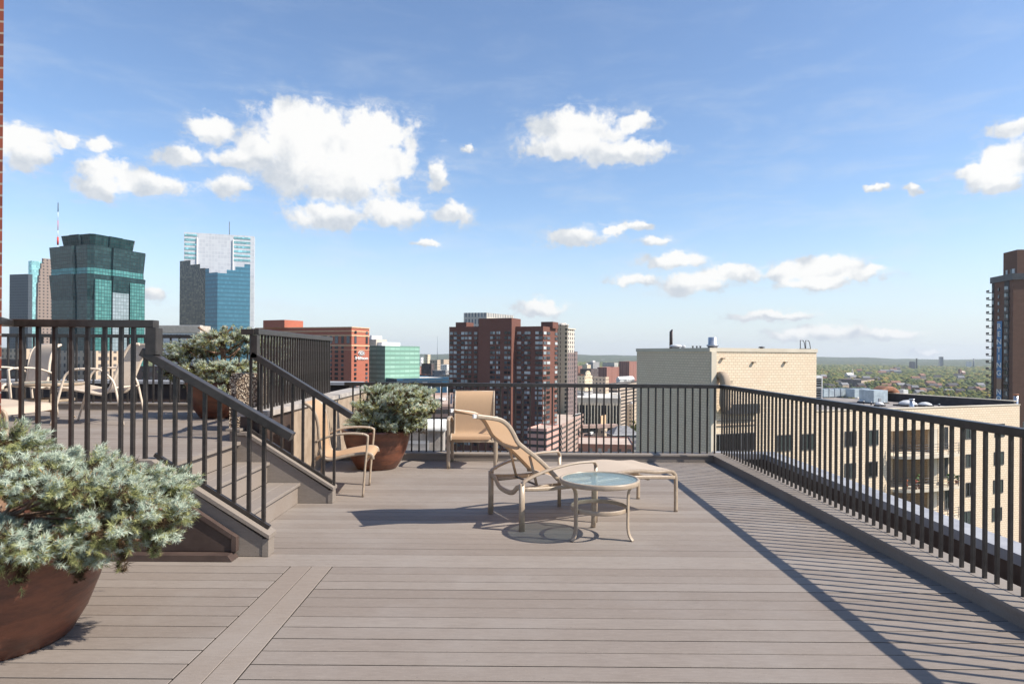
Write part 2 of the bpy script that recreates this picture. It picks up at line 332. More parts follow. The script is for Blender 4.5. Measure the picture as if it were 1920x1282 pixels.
facade('hall_cols', (0.44, 0.40, 0.36), (0.012, 0.016, 0.022), 6.0, 200, 0.66, 1.0, (0.03, 0.035, 0.045), wrough=0.2)
def glassm(name, c, rough=0.08, metal=0.35):
    m, t, b = mat(name, c, rough, metal)
    n = t.noise(objco(t), 0.9, 3, 0.5); t.put(b.inputs['Base Color'], t.mix(n, tuple(x * 0.6 for x in c), c))
glassm('win_dark', (0.030, 0.032, 0.038)); glassm('win_mid', (0.11, 0.13, 0.15), 0.1); glassm('win_pale', (0.36, 0.41, 0.43), 0.2, 0.1); glassm('win_white', (0.60, 0.64, 0.64), 0.3, 0.0)
glassm('win_green', (0.085, 0.105, 0.105), 0.08, 0.2)
# ground, hills, tree canopy
m, t, b = mat('ground', (0.08, 0.08, 0.05), 0.95, 0, 0.1)
pos = t.node('ShaderNodeNewGeometry').outputs['Position']
n1 = t.noise(pos, 0.012, 7, 0.65); n2 = t.noise(pos, 0.05, 4, 0.6)
c = t.mix(t.ramp(n1, 0.40, 0.60), (0.055, 0.075, 0.025), (0.14, 0.12, 0.05)); c = t.mix(t.ramp(n2, 0.58, 0.66), c, (0.30, 0.26, 0.22))
t.put(b.inputs['Base Color'], c)
m, t, b = mat('hill', (0.05, 0.07, 0.03), 0.95, 0, 0.1)
pos = t.node('ShaderNodeNewGeometry').outputs['Position']
n1 = t.noise(pos, 0.02, 8, 0.7); c = t.mix(t.ramp(n1, 0.38, 0.62), (0.030, 0.048, 0.018), (0.115, 0.120, 0.045))
c = t.mix(t.ramp(t.noise(t.vmath('MULTIPLY', pos, (1, 0.4, 1)), 0.011, 3, 0.5), 0.66, 0.70), c, (0.32, 0.30, 0.26))
t.put(b.inputs['Base Color'], c); bump(t, b, n1, 1.0, 18)
m, t, b = mat('canopy', (0.05, 0.08, 0.02), 0.9, 0, 0.15)
g = t.node('ShaderNodeNewGeometry'); r = g.outputs['Random Per Island']
tn = t.noise(g.outputs['Position'], 0.045, 3, 0.7)
cr = t.node('ShaderNodeValToRGB'); t.put(cr.inputs[0], t.math('ADD', t.math('MULTIPLY', r, 0.32), t.math('MULTIPLY', t.ramp(tn, 0.34, 0.66), 0.68)))
E = cr.color_ramp; E.elements[0].color = (0.030, 0.060, 0.018, 1); E.elements[1].color = (0.26, 0.10, 0.030, 1)
for p_, c2 in ((0.22, (0.060, 0.095, 0.022, 1)), (0.42, (0.14, 0.15, 0.03, 1)), (0.62, (0.30, 0.25, 0.045, 1)), (0.82, (0.38, 0.23, 0.05, 1))):
    e_ = E.elements.new(p_); e_.color = c2
n1 = t.noise(g.outputs['Position'], 0.5, 4, 0.7)
big = t.noise(g.outputs['Position'], 0.006, 4, 0.6)
c = t.mix(t.math('MULTIPLY', t.ramp(big, 0.45, 0.58), 0.75), cr.outputs[0], (0.040, 0.070, 0.020))
t.put(b.inputs['Base Color'], t.mix(t.ramp(n1, 0.3, 0.7), c, (0.10, 0.12, 0.035))); bump(t, b, n1, 1.0, 1.5)
M = MATS

# ------------------------------------------------------------------ mesh builder
class MB:
    def __init__(s): s.v = []; s.f = []; s.m = []; s.sm = []; s.mats = []; s.uv = {}
    def mi(s, name):
        if name not in s.mats: s.mats.append(name)
        return s.mats.index(name)
    def face(s, pts, mt, smooth=False):
        i = len(s.v); s.v += [tuple(p) for p in pts]
        s.f.append(tuple(range(i, i + len(pts)))); s.m.append(s.mi(mt)); s.sm.append(smooth); return s
    def prism(s, poly, z0, z1, mt, top=None, base=True):
        """poly: counter-clockwise (x, y); z1 may be a list"""
        n = len(poly); z1l = z1 if isinstance(z1, (list, tuple)) else [z1] * n; i = len(s.v)
        s.v += [(p[0], p[1], z0) for p in poly] + [(p[0], p[1], z1l[k]) for k, p in enumerate(poly)]
        for k in range(n):
            j = (k + 1) % n; s.f.append((i + k, i + j, i + n + j, i + n + k)); s.m.append(s.mi(mt)); s.sm.append(False)
        s.f.append(tuple(i + n + k for k in range(n))); s.m.append(s.mi(top or mt)); s.sm.append(False)
        if base: s.f.append(tuple(i + n - 1 - k for k in range(n))); s.m.append(s.mi(mt)); s.sm.append(False)
        return s
    def box(s, x0, y0, z0, x1, y1, z1, mt, top=None):
        x0, x1 = min(x0, x1), max(x0, x1); y0, y1 = min(y0, y1), max(y0, y1)
        return s.prism([(x0, y0), (x1, y0), (x1, y1), (x0, y1)], z0, z1, mt, top)
    def obox(s, c, d, l, w_, z0, z1, mt, top=None):
        """box starting at c=(x,y), length l along unit d, width w_ to its left"""
        n = (-d[1], d[0]); a = c; b_ = (c[0] + d[0] * l, c[1] + d[1] * l)
        return s.prism([a, b_, (b_[0] + n[0] * w_, b_[1] + n[1] * w_), (a[0] + n[0] * w_, a[1] + n[1] * w_)], z0, z1, mt, top)
    def extr(s, pts, vec, mt, smooth=False):
        """pts planar polygon (3D) extruded by vec"""
        n = len(pts); vec = Vector(vec); i = len(s.v)
        s.v += [tuple(p) for p in pts] + [tuple(Vector(p) + vec) for p in pts]
        for k in range(n):
            j = (k + 1) % n; s.f.append((i + k, i + j, i + n + j, i + n + k)); s.m.append(s.mi(mt)); s.sm.append(smooth)
        s.f.append(tuple(i + n - 1 - k for k in range(n))); s.m.append(s.mi(mt)); s.sm.append(False)
        s.f.append(tuple(i + n + k for k in range(n))); s.m.append(s.mi(mt)); s.sm.append(False)
        return s
    def sweep(s, path, a, b_, mt, side=None, sq=3.0, seg=12, closed=False, cap=True):
        """superellipse section (half sizes a across 'side', b_ along the other) swept along path"""
        P = [Vector(p) for p in path]; n = len(P); i = len(s.v); sharp = sq >= 8
        if sharp: seg = 8
        side = Vector(side) if side is not None else None
        up_prev = None
        for k in range(n):
            if closed: tdir = P[(k + 1) % n] - P[k - 1]
            else: tdir = P[min(k + 1, n - 1)] - P[max(k - 1, 0)]
            tdir.normalize()
            if side is not None: sv = side - tdir * side.dot(tdir)
            else:
                ref = Vector((0, 0, 1)) if abs(tdir.z) < 0.95 else Vector((1, 0, 0))
                sv = tdir.cross(ref) if up_prev is None else up_prev - tdir * up_prev.dot(tdir)
            sv.normalize(); up_prev = sv; nv = sv.cross(tdir)
            # mitre
            sc = 1.0
            if 0 < k < n - 1 or closed:
                d1 = (P[k] - P[k - 1]).normalized(); d2 = (P[(k + 1) % n] - P[k]).normalized()
                ca = max(0.3, math.sqrt(max(0.0, (1 + d1.dot(d2)) / 2))); sc = 1 / ca
            for q in range(seg):
                th = 2 * math.pi * (q + 0.5) / seg; cx, sx = math.cos(th), math.sin(th)
                if sharp:
                    e_ = min(a, b_) * 0.12; gx_, gy_ = ((1, .5), (.5, 1), (-.5, 1), (-1, .5), (-1, -.5), (-.5, -1), (.5, -1), (1, -.5))[q]
                    ex = a * (1 if gx_ > 0 else -1) - (0 if abs(gx_) == 1 else math.copysign(e_, gx_)); ey = b_ * (1 if gy_ > 0 else -1) - (0 if abs(gy_) == 1 else math.copysign(e_, gy_))
                else:
                    ex = math.copysign(abs(cx) ** (2 / sq), cx) * a; ey = math.copysign(abs(sx) ** (2 / sq), sx) * b_
                s.v.append(tuple(P[k] + sv * ex + nv * ey * sc))
        rings = n if closed else n - 1
        for k in range(rings):
            k2 = (k + 1) % n
            for q in range(seg):
                q2 = (q + 1) % seg
                s.f.append((i + k * seg + q, i + k2 * seg + q, i + k2 * seg + q2, i + k * seg + q2)); s.m.append(s.mi(mt)); s.sm.append(not sharp)
        if cap and not closed:
            s.f.append(tuple(i + q for q in range(seg))); s.m.append(s.mi(mt)); s.sm.append(False)
            s.f.append(tuple(i + (n - 1) * seg + seg - 1 - q for q in range(seg))); s.m.append(s.mi(mt)); s.sm.append(False)
        return s
    def tube(s, path, r, mt, seg=10): return s.sweep(path, r, r, mt, sq=2.0, seg=seg)
    def lathe(s, prof, c, mt, seg=48, closed_top=False, jit=0.0):
        i = len(s.v); n = len(prof)
        for (r, z) in prof:
            for q in range(seg):
                th = 2 * math.pi * q / seg; s.v.append((c[0] + r * math.cos(th), c[1] + r * math.sin(th), c[2] + z))
        for k in range(n - 1):
            for q in range(seg):
                q2 = (q + 1) % seg
                s.f.append((i + k * seg + q, i + k * seg + q2, i + (k + 1) * seg + q2, i + (k + 1) * seg + q)); s.m.append(s.mi(mt)); s.sm.append(True)
        s.f.append(tuple(i + seg - 1 - q for q in range(seg))); s.m.append(s.mi(mt)); s.sm.append(False)
        s.f.append(tuple(i + (n - 1) * seg + q for q in range(seg))); s.m.append(s.mi(mt)); s.sm.append(False)
        return s
    def build(s, name, parent=None, loc=None):
        me = bpy.data.meshes.new(name); me.from_pydata(s.v, [], s.f)
        for mn in s.mats: me.materials.append(M[mn])
        me.polygons.foreach_set('material_index', s.m); me.polygons.foreach_set('use_smooth', s.sm)
        uvl = me.uv_layers.new(name='UVMap'); me.update()
        nl = len(me.loops); co = np.zeros(len(me.vertices) * 3); me.vertices.foreach_get('co', co); co = co.reshape(-1, 3)
        li = np.zeros(nl, dtype=np.int32); me.loops.foreach_get('vertex_index', li)
        nf = len(me.polygons); nor = np.zeros(nf * 3); me.polygons.foreach_get('normal', nor); nor = nor.reshape(-1, 3)
        tot = np.zeros(nf, dtype=np.int32); me.polygons.foreach_get('loop_total', tot)
        ln = np.repeat(nor, tot, axis=0); p = co[li]; uv = np.zeros((nl, 2))
        wall = np.abs(ln[:, 2]) < 0.7
        hx, hy = -ln[:, 1], ln[:, 0]; L = np.hypot(hx, hy) + 1e-9; hx, hy = hx / L, hy / L
        uv[:, 0] = np.where(wall, p[:, 0] * hx + p[:, 1] * hy, p[:, 0]); uv[:, 1] = np.where(wall, p[:, 2], p[:, 1])
        uvl.data.foreach_set('uv', uv.ravel())
        o = bpy.data.objects.new(name, me); col.objects.link(o)
        if parent: o.parent = parent
        if loc is not None: o.location = loc
        return o
def tag(o, label=None, cat=None, group=None, kind=None):
    if label: o['label'] = label
    if cat: o['category'] = cat
    if group: o['group'] = group
    if kind: o['kind'] = kind
    return o
def empty(name, loc=(0, 0, 0), rz=0.0, label=None, cat=None, group=None):
    o = bpy.data.objects.new(name, None); col.objects.link(o); o.location = loc; o.rotation_euler = (0, 0, rz)
    o.empty_display_size = 0.2
    return tag(o, label, cat, group)
def dup(root, loc, rz, label=None, group=None, scale=None):
    r = root.copy(); col.objects.link(r); r.location = loc; r.rotation_euler = (0, 0, rz)
    if label: r['label'] = label
    if group: r['group'] = group
    if scale: r.scale = scale
    for ch in list(root.children):
        c = ch.copy(); col.objects.link(c); c.parent = r
        for g in list(ch.children):
            d = g.copy(); col.objects.link(d); d.parent = c
    return r
def spline(pts, n=6):
    P = [Vector(p) for p in pts]; o = []
    for k in range(len(P) - 1):
        p0 = P[max(k - 1, 0)]; p1 = P[k]; p2 = P[k + 1]; p3 = P[min(k + 2, len(P) - 1)]
        for j in range(n):
            t = j / n; o.append(0.5 * ((2 * p1) + (p2 - p0) * t + (2 * p0 - 5 * p1 + 4 * p2 - p3) * t * t + (3 * p1 - p0 - 3 * p2 + p3) * t ** 3))
    o.append(P[-1]); return o

# ================================================================== THE TERRACE
# ---- lower deck
DX0, DX1 = -3.9, 2.76; DY0, DY1 = -1.2, 8.96; PW = 0.141; GAP = 0.0082
d = MB()
d.box(-12, -1.4, -0.45, 2.78, 8.97, -0.16, 'membrane')
def board(mb, x0, x1, y0, y1, z, mt, th=0.026, edge=None):
    """one plank with eased edges"""
    e = 0.0025
    mb.v += [(x0, y0, z - th), (x1, y0, z - th), (x1, y1, z - th), (x0, y1, z - th),
             (x0, y0, z - e), (x1, y0, z - e), (x1, y1, z - e), (x0, y1, z - e),
             (x0 + e, y0 + e, z), (x1 - e, y0 + e, z), (x1 - e, y1 - e, z), (x0 + e, y1 - e, z)]
    i = len(mb.v) - 12
    for q in ((0, 1, 5, 4), (1, 2, 6, 5), (2, 3, 7, 6), (3, 0, 4, 7), (4, 5, 9, 8), (5, 6, 10, 9), (6, 7, 11, 10), (7, 4, 8, 11), (8, 9, 10, 11)):
        mb.f.append(tuple(i + k for k in q)); mb.m.append(mb.mi(mt if q[0] > 3 or not edge else edge)); mb.sm.append(False)
SX0, SX1, SYE = -1.512, -1.228, 4.488
y = SYE - 45 * PW
rj = random.Random(3)
while y < DY1:
    y1 = min(y + PW - GAP, DY1)
    j1, j2 = rj.uniform(0, 0.0012), rj.uniform(0, 0.0012)
    if y1 <= SYE:
        board(d, DX0 - 3, SX0 - GAP, y, y1, -j1, 'deck', edge='deck_edge'); 
        xj = None
        if xj: board(d, SX1 + GAP, xj, y, y1, -j2, 'deck', edge='deck_edge'); board(d, xj + 0.0006, DX1 + 0.08, y, y1, -j1, 'deck', edge='deck_edge')
        else: board(d, SX1 + 0.003, DX1 + 0.08, y, y1, -j2, 'deck', edge='deck_edge')
    else:
        board(d, DX0, DX1 + 0.08, y, y1, -j2, 'deck', edge='deck_edge')
    y += PW
for k in range(2):
    board(d, SX0 + k * 0.1425, SX0 + k * 0.1425 + 0.1385, -1.2, SYE - GAP, 0.0005, 'deck_strip', edge='deck_edge')
tag(d.build('deck_floor'), kind='structure')
# ---- building mass under the terrace
b_ = MB(); b_.prism([(-14, -4), (3.98, -4), (3.98, 9.92), (3.0, 9.92), (3.0, 9.3), (-2.8, 9.3), (-2.8, 12), (-14, 12)], -75, -0.62, 'brown_brick', 'membrane')
tag(b_.build('host_building'), 'brown brick apartment block carrying the roof terrace underfoot', 'building')
# ---- curbs
ZC = 0.10
def curb(name, label, segs):
    r = empty(name, (0, 0, 0), 0, label, 'kerb', 'boarded kerbs round the terrace')
    for (x0, y0, x1, y1, ix0, iy0, ix1, iy1) in segs:
        m_ = MB(); m_.box(x0, y0, -0.25, x1, y1, ZC - 0.024, 'deck_trim'); m_.build('kerb_face', r)
        m_ = MB()
        L = max(x1 - x0, y1 - y0); n = int(L / 2.6) + 1
        for k in range(n):
            for h in range(2):
                if x1 - x0 > y1 - y0:
                    a = x0 + (x1 - x0) * k / n; bb = x0 + (x1 - x0) * (k + 1) / n - 0.003; wd = (y1 - y0 + 0.012) / 2
                    board(m_, a, bb, y0 - 0.012 + h * wd, y0 - 0.012 + (h + 1) * wd - 0.003, ZC, 'deck_trim', 0.022)
                else:
                    a = y0 + (y1 - y0) * k / n; bb = y0 + (y1 - y0) * (k + 1) / n - 0.003; wd = (x1 - x0 + 0.012) / 2
                    board(m_, x0 - 0.012 + h * wd, x0 - 0.012 + (h + 1) * wd - 0.003, a, bb, ZC, 'deck_trim', 0.022)
        m_.build('kerb_cap', r)
    return r
curb('kerb', 'grey boarded kerb under the long right hand railing', [(2.785, -1.2, 3.06, 8.96, 0, 0, 0, 0)])
curb('kerb', 'grey boarded kerb across the far end of the lower deck', [(-2.40, 8.975, 3.06, 9.24, 0, 0, 0, 0)])
# ---- outer parapet with pale coping
pr = empty('parapet', (0, 0, 0), 0, 'low brown parapet with pale metal coping outside the right railing', 'parapet')
m_ = MB(); m_.box(3.80, -4, -0.62, 3.96, 9.72, -0.012, 'brown_metal'); m_.box(3.07, 9.74, -0.62, 3.96, 9.88, -0.012, 'brown_metal'); m_.build('wall', pr)
m_ = MB(); m_.prism([(3.77, -4), (4.02, -4), (4.02, 9.93), (3.06, 9.93), (3.06, 9.70), (3.77, 9.70)], -0.07, 0.012, 'coping'); m_.build('coping', pr)
m_ = MB(); m_.box(3.80, 3.9, -0.55, 3.794, 4.25, -0.08, 'coping_grey'); m_.build('stain_patch', pr)
# ---- railings
RT = 1.066
pk = MB(); pk.sweep([(0, 0, 0), (0, 0, 1)], 0.0105, 0.0105, 'rail', side=(1, 0, 0), sq=9, seg=8)
pk_o = None
def picket(parent, x, y, z0, z1, s_=1.0):
    global pk_o
    if pk_o is None: o = pk.build('baluster', parent); pk_o = o
    else: o = pk_o.copy(); col.objects.link(o); o.parent = parent
    o.location = (x, y, z0); o.scale = (s_, s_, z1 - z0); return o
def bar(parent, name, path, hw, hh, side=None):
    m_ = MB(); m_.sweep(path, hw, hh, 'rail', side=side, sq=8, seg=12); return m_.build(name, parent)
rr = empty('railing', (2.95, 4, ZC), 0, 'long dark metal railing down the right side of the deck', 'railing', 'dark metal terrace railings')
rr_off = Vector((2.95, 4, ZC))
def L(p): return tuple(Vector(p) - rr_off)
bar(rr, 'top_rail', [L((2.95, -0.6, RT - 0.028)), L((2.95, 9.12, RT - 0.028))], 0.030, 0.026, (1, 0, 0))
k = 0; y = 9.12 - 0.1035
while y > -0.4 and k < 96:
    picket(rr, 0, y - 4, 0, RT - 0.05 - ZC); y -= 0.1035; k += 1
fr = empty('railing', (0, 9.12, ZC), 0, 'dark metal railing across the far end of the lower deck', 'railing', 'dark metal terrace railings')
bar(fr, 'top_rail', [(-2.34, 0, RT - 0.028 - ZC), (2.98, 0, RT - 0.028 - ZC)], 0.026, 0.030, (0, 0, 1))
x = 2.95 - 0.1035 
picket(fr, 2.95, 0, 0, RT - 0.05 - ZC)
while x > -2.3:
    picket(fr, x, 0, 0, RT - 0.05 - ZC); x -= 0.1035

# ================================================================== STAIRS AND UPPER DECK
ZU = 0.60; RH = 0.20; YN, YF = 4.80, 6.36      # stair width
XE = -2.66                                      # edge of the upper deck
st = empty('stairs', (-2.2, 5.6, 0), 0, 'three step grey board stairs between sloping dark handrails', 'stairs')
def SL(m_, name, parent, off=(-2.2, 5.6, 0)):
    m_.v = [(v[0] - off[0], v[1] - off[1], v[2] - off[2]) for v in m_.v]; return m_.build(name, parent)
for i, (xn, zt) in enumerate(((-2.06, 0.2), (-2.36, 0.4))):
    for k in range(2):
        m_ = MB(); w0 = xn - 0.315 + k * 0.16
        board(m_, w0, w0 + 0.155, YN, YF, zt, 'deck', 0.026); SL(m_, 'tread', st)
for i, (xn, z0, z1) in enumerate(((-2.085, 0.004, 0.173), (-2.385, 0.201, 0.373), (-2.685, 0.401, 0.572))):
    m_ = MB(); m_.box(xn - 0.02, YN, z0, xn, YF, z1, 'deck_strip'); SL(m_, 'riser', st)
sl_ = 0.20 / 0.30
def stringer(yA, yB, nm):
    m_ = MB()
    # top line: z at x ; flat until -2.62 then down to .17 at -1.76
    pts = [(-1.79, yA, 0.003), (-1.79, yA, 0.135), (-2.60, yA, 0.655), (-2.73, yA, 0.655), (-2.73, yA, 0.25), (-2.30, yA, 0.003)]
    m_.extr(pts, (0, yB - yA, 0), 'deck_trim'); SL(m_, nm, st)
    m_ = MB(); m_.box(-1.79 + 0.001, yA - 0.006, 0.003, -1.745, yB + 0.006, 0.128, 'deck_trim'); SL(m_, 'newel_block', st)
    m_ = MB(); y0, y1 = yA - 0.02, yB + 0.02
    m_.extr([(-1.735, y0, 0.130), (-1.735, y0, 0.158), (-2.585, y0, 0.690), (-2.70, y0, 0.690), (-2.70, y0, 0.662), (-2.60, y0, 0.662)], (0, y1 - y0, 0), 'deck_trim'); SL(m_, 'stringer_cap', st)
m_ = MB(); m_.box(-2.76, 6.372, 0.602, -2.664, 6.468, 0.70, 'deck_trim'); SL(m_, 'newel_block', st)
m_ = MB(); m_.box(-2.79, 6.35, 0.70, -2.652, 6.49, 0.722, 'deck_trim'); SL(m_, 'newel_cap', st)
stringer(4.69, 4.795, 'stringer'); stringer(6.365, 6.47, 'stringer')

# upper deck
u = MB()
UY0, UY1 = 4.70, 9.62
u.box(-11, UY0 + 0.02, 0.30, XE - 0.03, UY1 + 0.3, ZU - 0.03, 'brown_panel')
y = UY0 + 0.02
while y < UY1:
    a = rj.uniform(-5.5, -3.5)
    board(u, -11, a, y, min(y + PW - GAP, UY1), ZU, 'deck', edge='deck_edge'); board(u, a + 0.003, XE - 0.02, y, min(y + PW - GAP, UY1), ZU, 'deck', edge='deck_edge'); y += PW
u.box(XE - 0.02, YN + 0.002, ZU - 0.03, XE + 0.015, YF, ZU, 'deck')
tag(u.build('upper_deck_floor'), kind='structure')
# front fascia of the raised deck
fa = empty('fascia', (-4, 4.6, 0), 0, 'dark brown metal fascia panel below the raised deck and stairs', 'panel')
m_ = MB(); m_.extr([(-1.99, 4.645, 0.05), (-1.99, 4.645, 0.140), (-2.66, 4.645, 0.563), (-9, 4.645, 0.60), (-9, 4.645, 0.05)], (0, 0.035, 0), 'brown_panel'); SL(m_, 'panel', fa, (-4, 4.6, 0))
m_ = MB(); m_.extr([(-1.955, 4.56, 0.003), (-1.985, 4.56, 0.045), (-9, 4.56, 0.045), (-9, 4.56, 0.003)], (0, 0.118, 0), 'brown_metal'); SL(m_, 'base_trim', fa, (-4, 4.6, 0))
m_ = MB(); m_.extr([(-1.955, 4.63, 0.052), (-1.955, 4.63, 0.155), (-1.988, 4.63, 0.176), (-1.988, 4.63, 0.052)], (0, 0.048, 0), 'brown_metal'); SL(m_, 'end_trim', fa, (-4, 4.6, 0))
m_ = MB(); m_.extr([(-1.99, 4.63, 0.142), (-1.99, 4.63, 0.176), (-2.63, 4.63, 0.592), (-9, 4.63, 0.63), (-9, 4.63, 0.602), (-2.66, 4.63, 0.565)], (0, 0.048, 0), 'brown_metal'); SL(m_, 'cap_trim', fa, (-4, 4.6, 0))
m_ = MB(); m_.box(-9, 4.70, 0.602, -2.71, 4.80, 0.676, 'deck_trim'); SL(m_, 'edge_board', fa, (-4, 4.6, 0))
# upper far kerb
kr = empty('kerb', (0, 0, 0), 0, 'grey boarded kerb along the far edge of the raised deck', 'kerb', 'boarded kerbs round the terrace')
m_ = MB(); m_.box(-11, UY1, 0.3, -2.86, UY1 + 0.22, 0.685, 'deck_trim'); m_.build('kerb_face', kr)
m_ = MB(); board(m_, -11, -2.86, UY1 - 0.02, UY1 + 0.23, 0.71, 'deck_trim', 0.022); m_.build('kerb_cap', kr)

ZT = 1.70
# near railing: short return to the brick pier, level run, sloping handrail
nr = empty('railing', (-2.66, 4.75, 0.6), 0, 'dark metal railing with sloping handrail on the near side of the stairs', 'railing', 'dark metal stair railings')
def NL(p, o=(-2.66, 4.75, 0.6)): return (p[0] - o[0], p[1] - o[1], p[2] - o[2])
bar(nr, 'top_rail', [NL((-3.64, 4.75, ZT - 0.028)), NL((-2.60, 4.75, ZT - 0.028))], 0.040, 0.027, (0, 1, 0))
bar(nr, 'return_rail', [NL((-3.655, 4.72, ZT - 0.032)), NL((-3.40, 4.28, ZT - 0.032)), NL((-3.40, 4.0, ZT - 0.032))], 0.035, 0.024, (0.8, 0.4, 0))
bar(nr, 'drop_post', [NL((-2.615, 4.75, ZT - 0.058)), NL((-2.615, 4.75, 1.45))], 0.045, 0.042, (0, 1, 0))
HS = (-2.69, 1.490); HE = (-1.60, 0.862)
bar(nr, 'handrail', [NL((HS[0], 4.75, HS[1] - 0.02)), NL((HE[0], 4.75, HE[1] - 0.005))], 0.040, 0.030, (0, 1, 0))
bar(nr, 'bottom_bar', [NL((-2.60, 4.75, 0.722)), NL((-1.76, 4.75, 0.197))], 0.014, 0.014, (0, 1, 0))
def hz_(x): return HS[1] - 0.04 + (x - HS[0]) * (HE[1] - HS[1]) / (HE[0] - HS[0])
def cz_(x): return 0.690 if x < -2.585 else 0.690 - (x + 2.585) * (0.532 / 0.85)
px_l = [31.5, 40.6+0, 71.9, 102.7, 134.4, 164.6, 196.5, 227.5, 250, 273]
for p in (7.5, 31.5 + 9.1, 71.9, 102.7, 134.4, 164.6, 196.5, 227.5, 250.0):
    x = X(p, 4.75)
    if x > -3.64: picket(nr, x + 2.66, 0, (0.66 if x < -2.7 else 0.69) - 0.6, ZT - 0.055 - 0.6, 1.25)
x = X(273.5, 4.75)
while x < -1.74:
    picket(nr, x + 2.66, 0, cz_(x) - 0.6, hz_(x) - 0.6, 1.25); x += 0.1085
picket(nr, -3.40 + 2.66 - 0.17, -0.27, 0, 1.06, 1.2)
# far-side stair rail and fence along the raised deck edge
fr2 = empty('railing', (-2.6, 6.41, 0.6), 0, 'dark metal railing with sloping handrail on the far side of the stairs', 'railing', 'dark metal stair railings')
def FL_(p, o=(-2.6, 6.41, 0.6)): return (p[0] - o[0], p[1] - o[1], p[2] - o[2])
bar(fr2, 'top_rail', [FL_((-2.66, 6.42, ZT - 0.028)), FL_((-2.54, 6.42, ZT - 0.028))], 0.040, 0.027, (0, 1, 0))
bar(fr2, 'drop_post', [FL_((-2.535, 6.42, ZT - 0.058)), FL_((-2.535, 6.42, 1.42))], 0.036, 0.034, (0, 1, 0))
bar(fr2, 'fence_rail', [FL_((-2.53, 6.40, ZT - 0.024)), FL_((-2.72, 9.75, ZT - 0.024))], 0.036, 0.028, (1, 0, 0))
HS2 = (-2.56, 1.47); HE2 = (-1.58, 0.862)
bar(fr2, 'handrail', [FL_((HS2[0], 6.42, HS2[1] - 0.02)), FL_((HE2[0], 6.42, HE2[1] - 0.01))], 0.036, 0.030, (0, 1, 0))
bar(fr2, 'bottom_bar', [FL_((-2.60, 6.42, 0.722)), FL_((-1.76, 6.42, 0.197))], 0.014, 0.014, (0, 1, 0))
x = -2.575
while x < -1.73:
    z1 = ZT - 0.05 if x < -2.56 else HS2[1] - 0.04 + (x - HS2[0]) * (HE2[1] - HS2[1]) / (HE2[0] - HS2[0])
    picket(fr2, x + 2.6, 0.01, cz_(x) - 0.6, z1 - 0.6, 1.15); x += 0.1035
for k in range(1, 33):
    t_ = k / 32.5; picket(fr2, -2.53 - 0.19 * t_ + 2.6, 0.0 + 3.33 * t_, 0.02, ZT - 0.04 - 0.6, 1.0)
# upper far railing
ur = empty('railing', (-6, 9.73, 0.6), 0, 'dark metal railing along the far edge of the raised deck', 'railing', 'dark metal terrace railings')
ZT2 = ZT + 0.03
bar(ur, 'top_rail', [(-5, 0, ZT2 - 0.63), (3.24, 0, ZT2 - 0.63)], 0.026, 0.030, (0, 0, 1))
for k in range(56): picket(ur, 3.2 - k * 0.128, 0, 0.11, ZT2 - 0.65, 1.1)

# concrete parapet wall beside the raised deck, brown fascia, far parapet
wl = empty('wall', (-2.6, 9, 0), 0, 'weathered concrete capped wall beside the raised deck behind the fence', 'wall')
m_ = MB(); m_.box(-2.70, 7.28, -0.3, -2.46, 12.0, 0.83, 'stucco'); SL(m_, 'wall_body', wl, (-2.6, 9, 0))
m_ = MB(); m_.box(-2.70, 6.47, -0.3, -2.47, 7.28, 0.83, 'brown_panel'); SL(m_, 'fascia', wl, (-2.6, 9, 0))
m_ = MB()
for k in range(4): m_.box(-2.73, 6.475 + k * 1.4, 0.83, -2.43, 6.475 + (k + 1) * 1.4 - 0.012, 0.885, 'coping_grey')
SL(m_, 'capping', wl, (-2.6, 9, 0))
pp = empty('parapet', (-6, 11, 0.6), 0, 'brown parapet with pale coping beyond the raised deck railing', 'parapet')
m_ = MB(); m_.box(-14, 11.0, -0.6, -2.75, 11.2, 0.93, 'brown_metal'); SL(m_, 'wall', pp, (-6, 11, 0.6))
m_ = MB(); m_.box(-14, 10.93, 0.93, -2.56, 11.3, 0.98, 'coping'); SL(m_, 'coping', pp, (-6, 11, 0.6))
# stepped lower parapet seen between pot and chair
lp = empty('parapet', (-1.7, 10.5, 0), 0, 'white capped low parapet beyond the far railing, between spruce pot and chair', 'parapet')
m_ = MB(); m_.box(-2.45, 10.32, -0.6, -1.08, 10.62, 0.25, 'coping_grey'); SL(m_, 'wall', lp, (-1.7, 10.5, 0))
m_ = MB(); pts = []
for k in range(9):
    a = math.pi * k / 8; pts.append((-2.45, 10.47 + 0.2 * math.cos(a), 0.25 + 0.17 * math.sin(a)))
m_.extr(pts, (1.41, 0, 0), 'white_metal', True); SL(m_, 'coping', lp, (-1.7, 10.5, 0))
m_ = MB(); m_.box(-2.45, 9.9, -0.6, -1.3, 10.31, 0.10, 'steel'); m_.box(-2.45, 9.5, -0.6, -0.95, 9.89, -0.02, 'coping_grey'); SL(m_, 'ledge', lp, (-1.7, 10.5, 0))

# brick pier at the left edge
bp = MB(); bp.prism([(-7, 3.95), (-3.374, 4.3), (-3.83, 4.86), (-7, 4.86)], 0, 6.2, 'pier_brick')
tag(bp.build('brick_wall'), 'red brick wall cut off by the left edge of the view', 'wall')

# pebble covered litter bin
bn = empty('litter_bin', (-2.97, 7.35, ZU), R(12), 'square pebble-faced litter bin on the raised deck beside the stair post', 'litter bin')
m_ = MB(); m_.box(-0.17, -0.17, 0.02, 0.17, 0.17, 0.60, 'aggregate'); m_.build('body', bn)
m_ = MB(); m_.box(-0.155, -0.155, 0.60, 0.155, 0.155, 0.635, 'aggregate'); m_.build('lid', bn)
m_ = MB(); m_.box(-0.15, -0.15, 0, 0.15, 0.15, 0.02, 'black_plastic'); m_.build('base', bn)

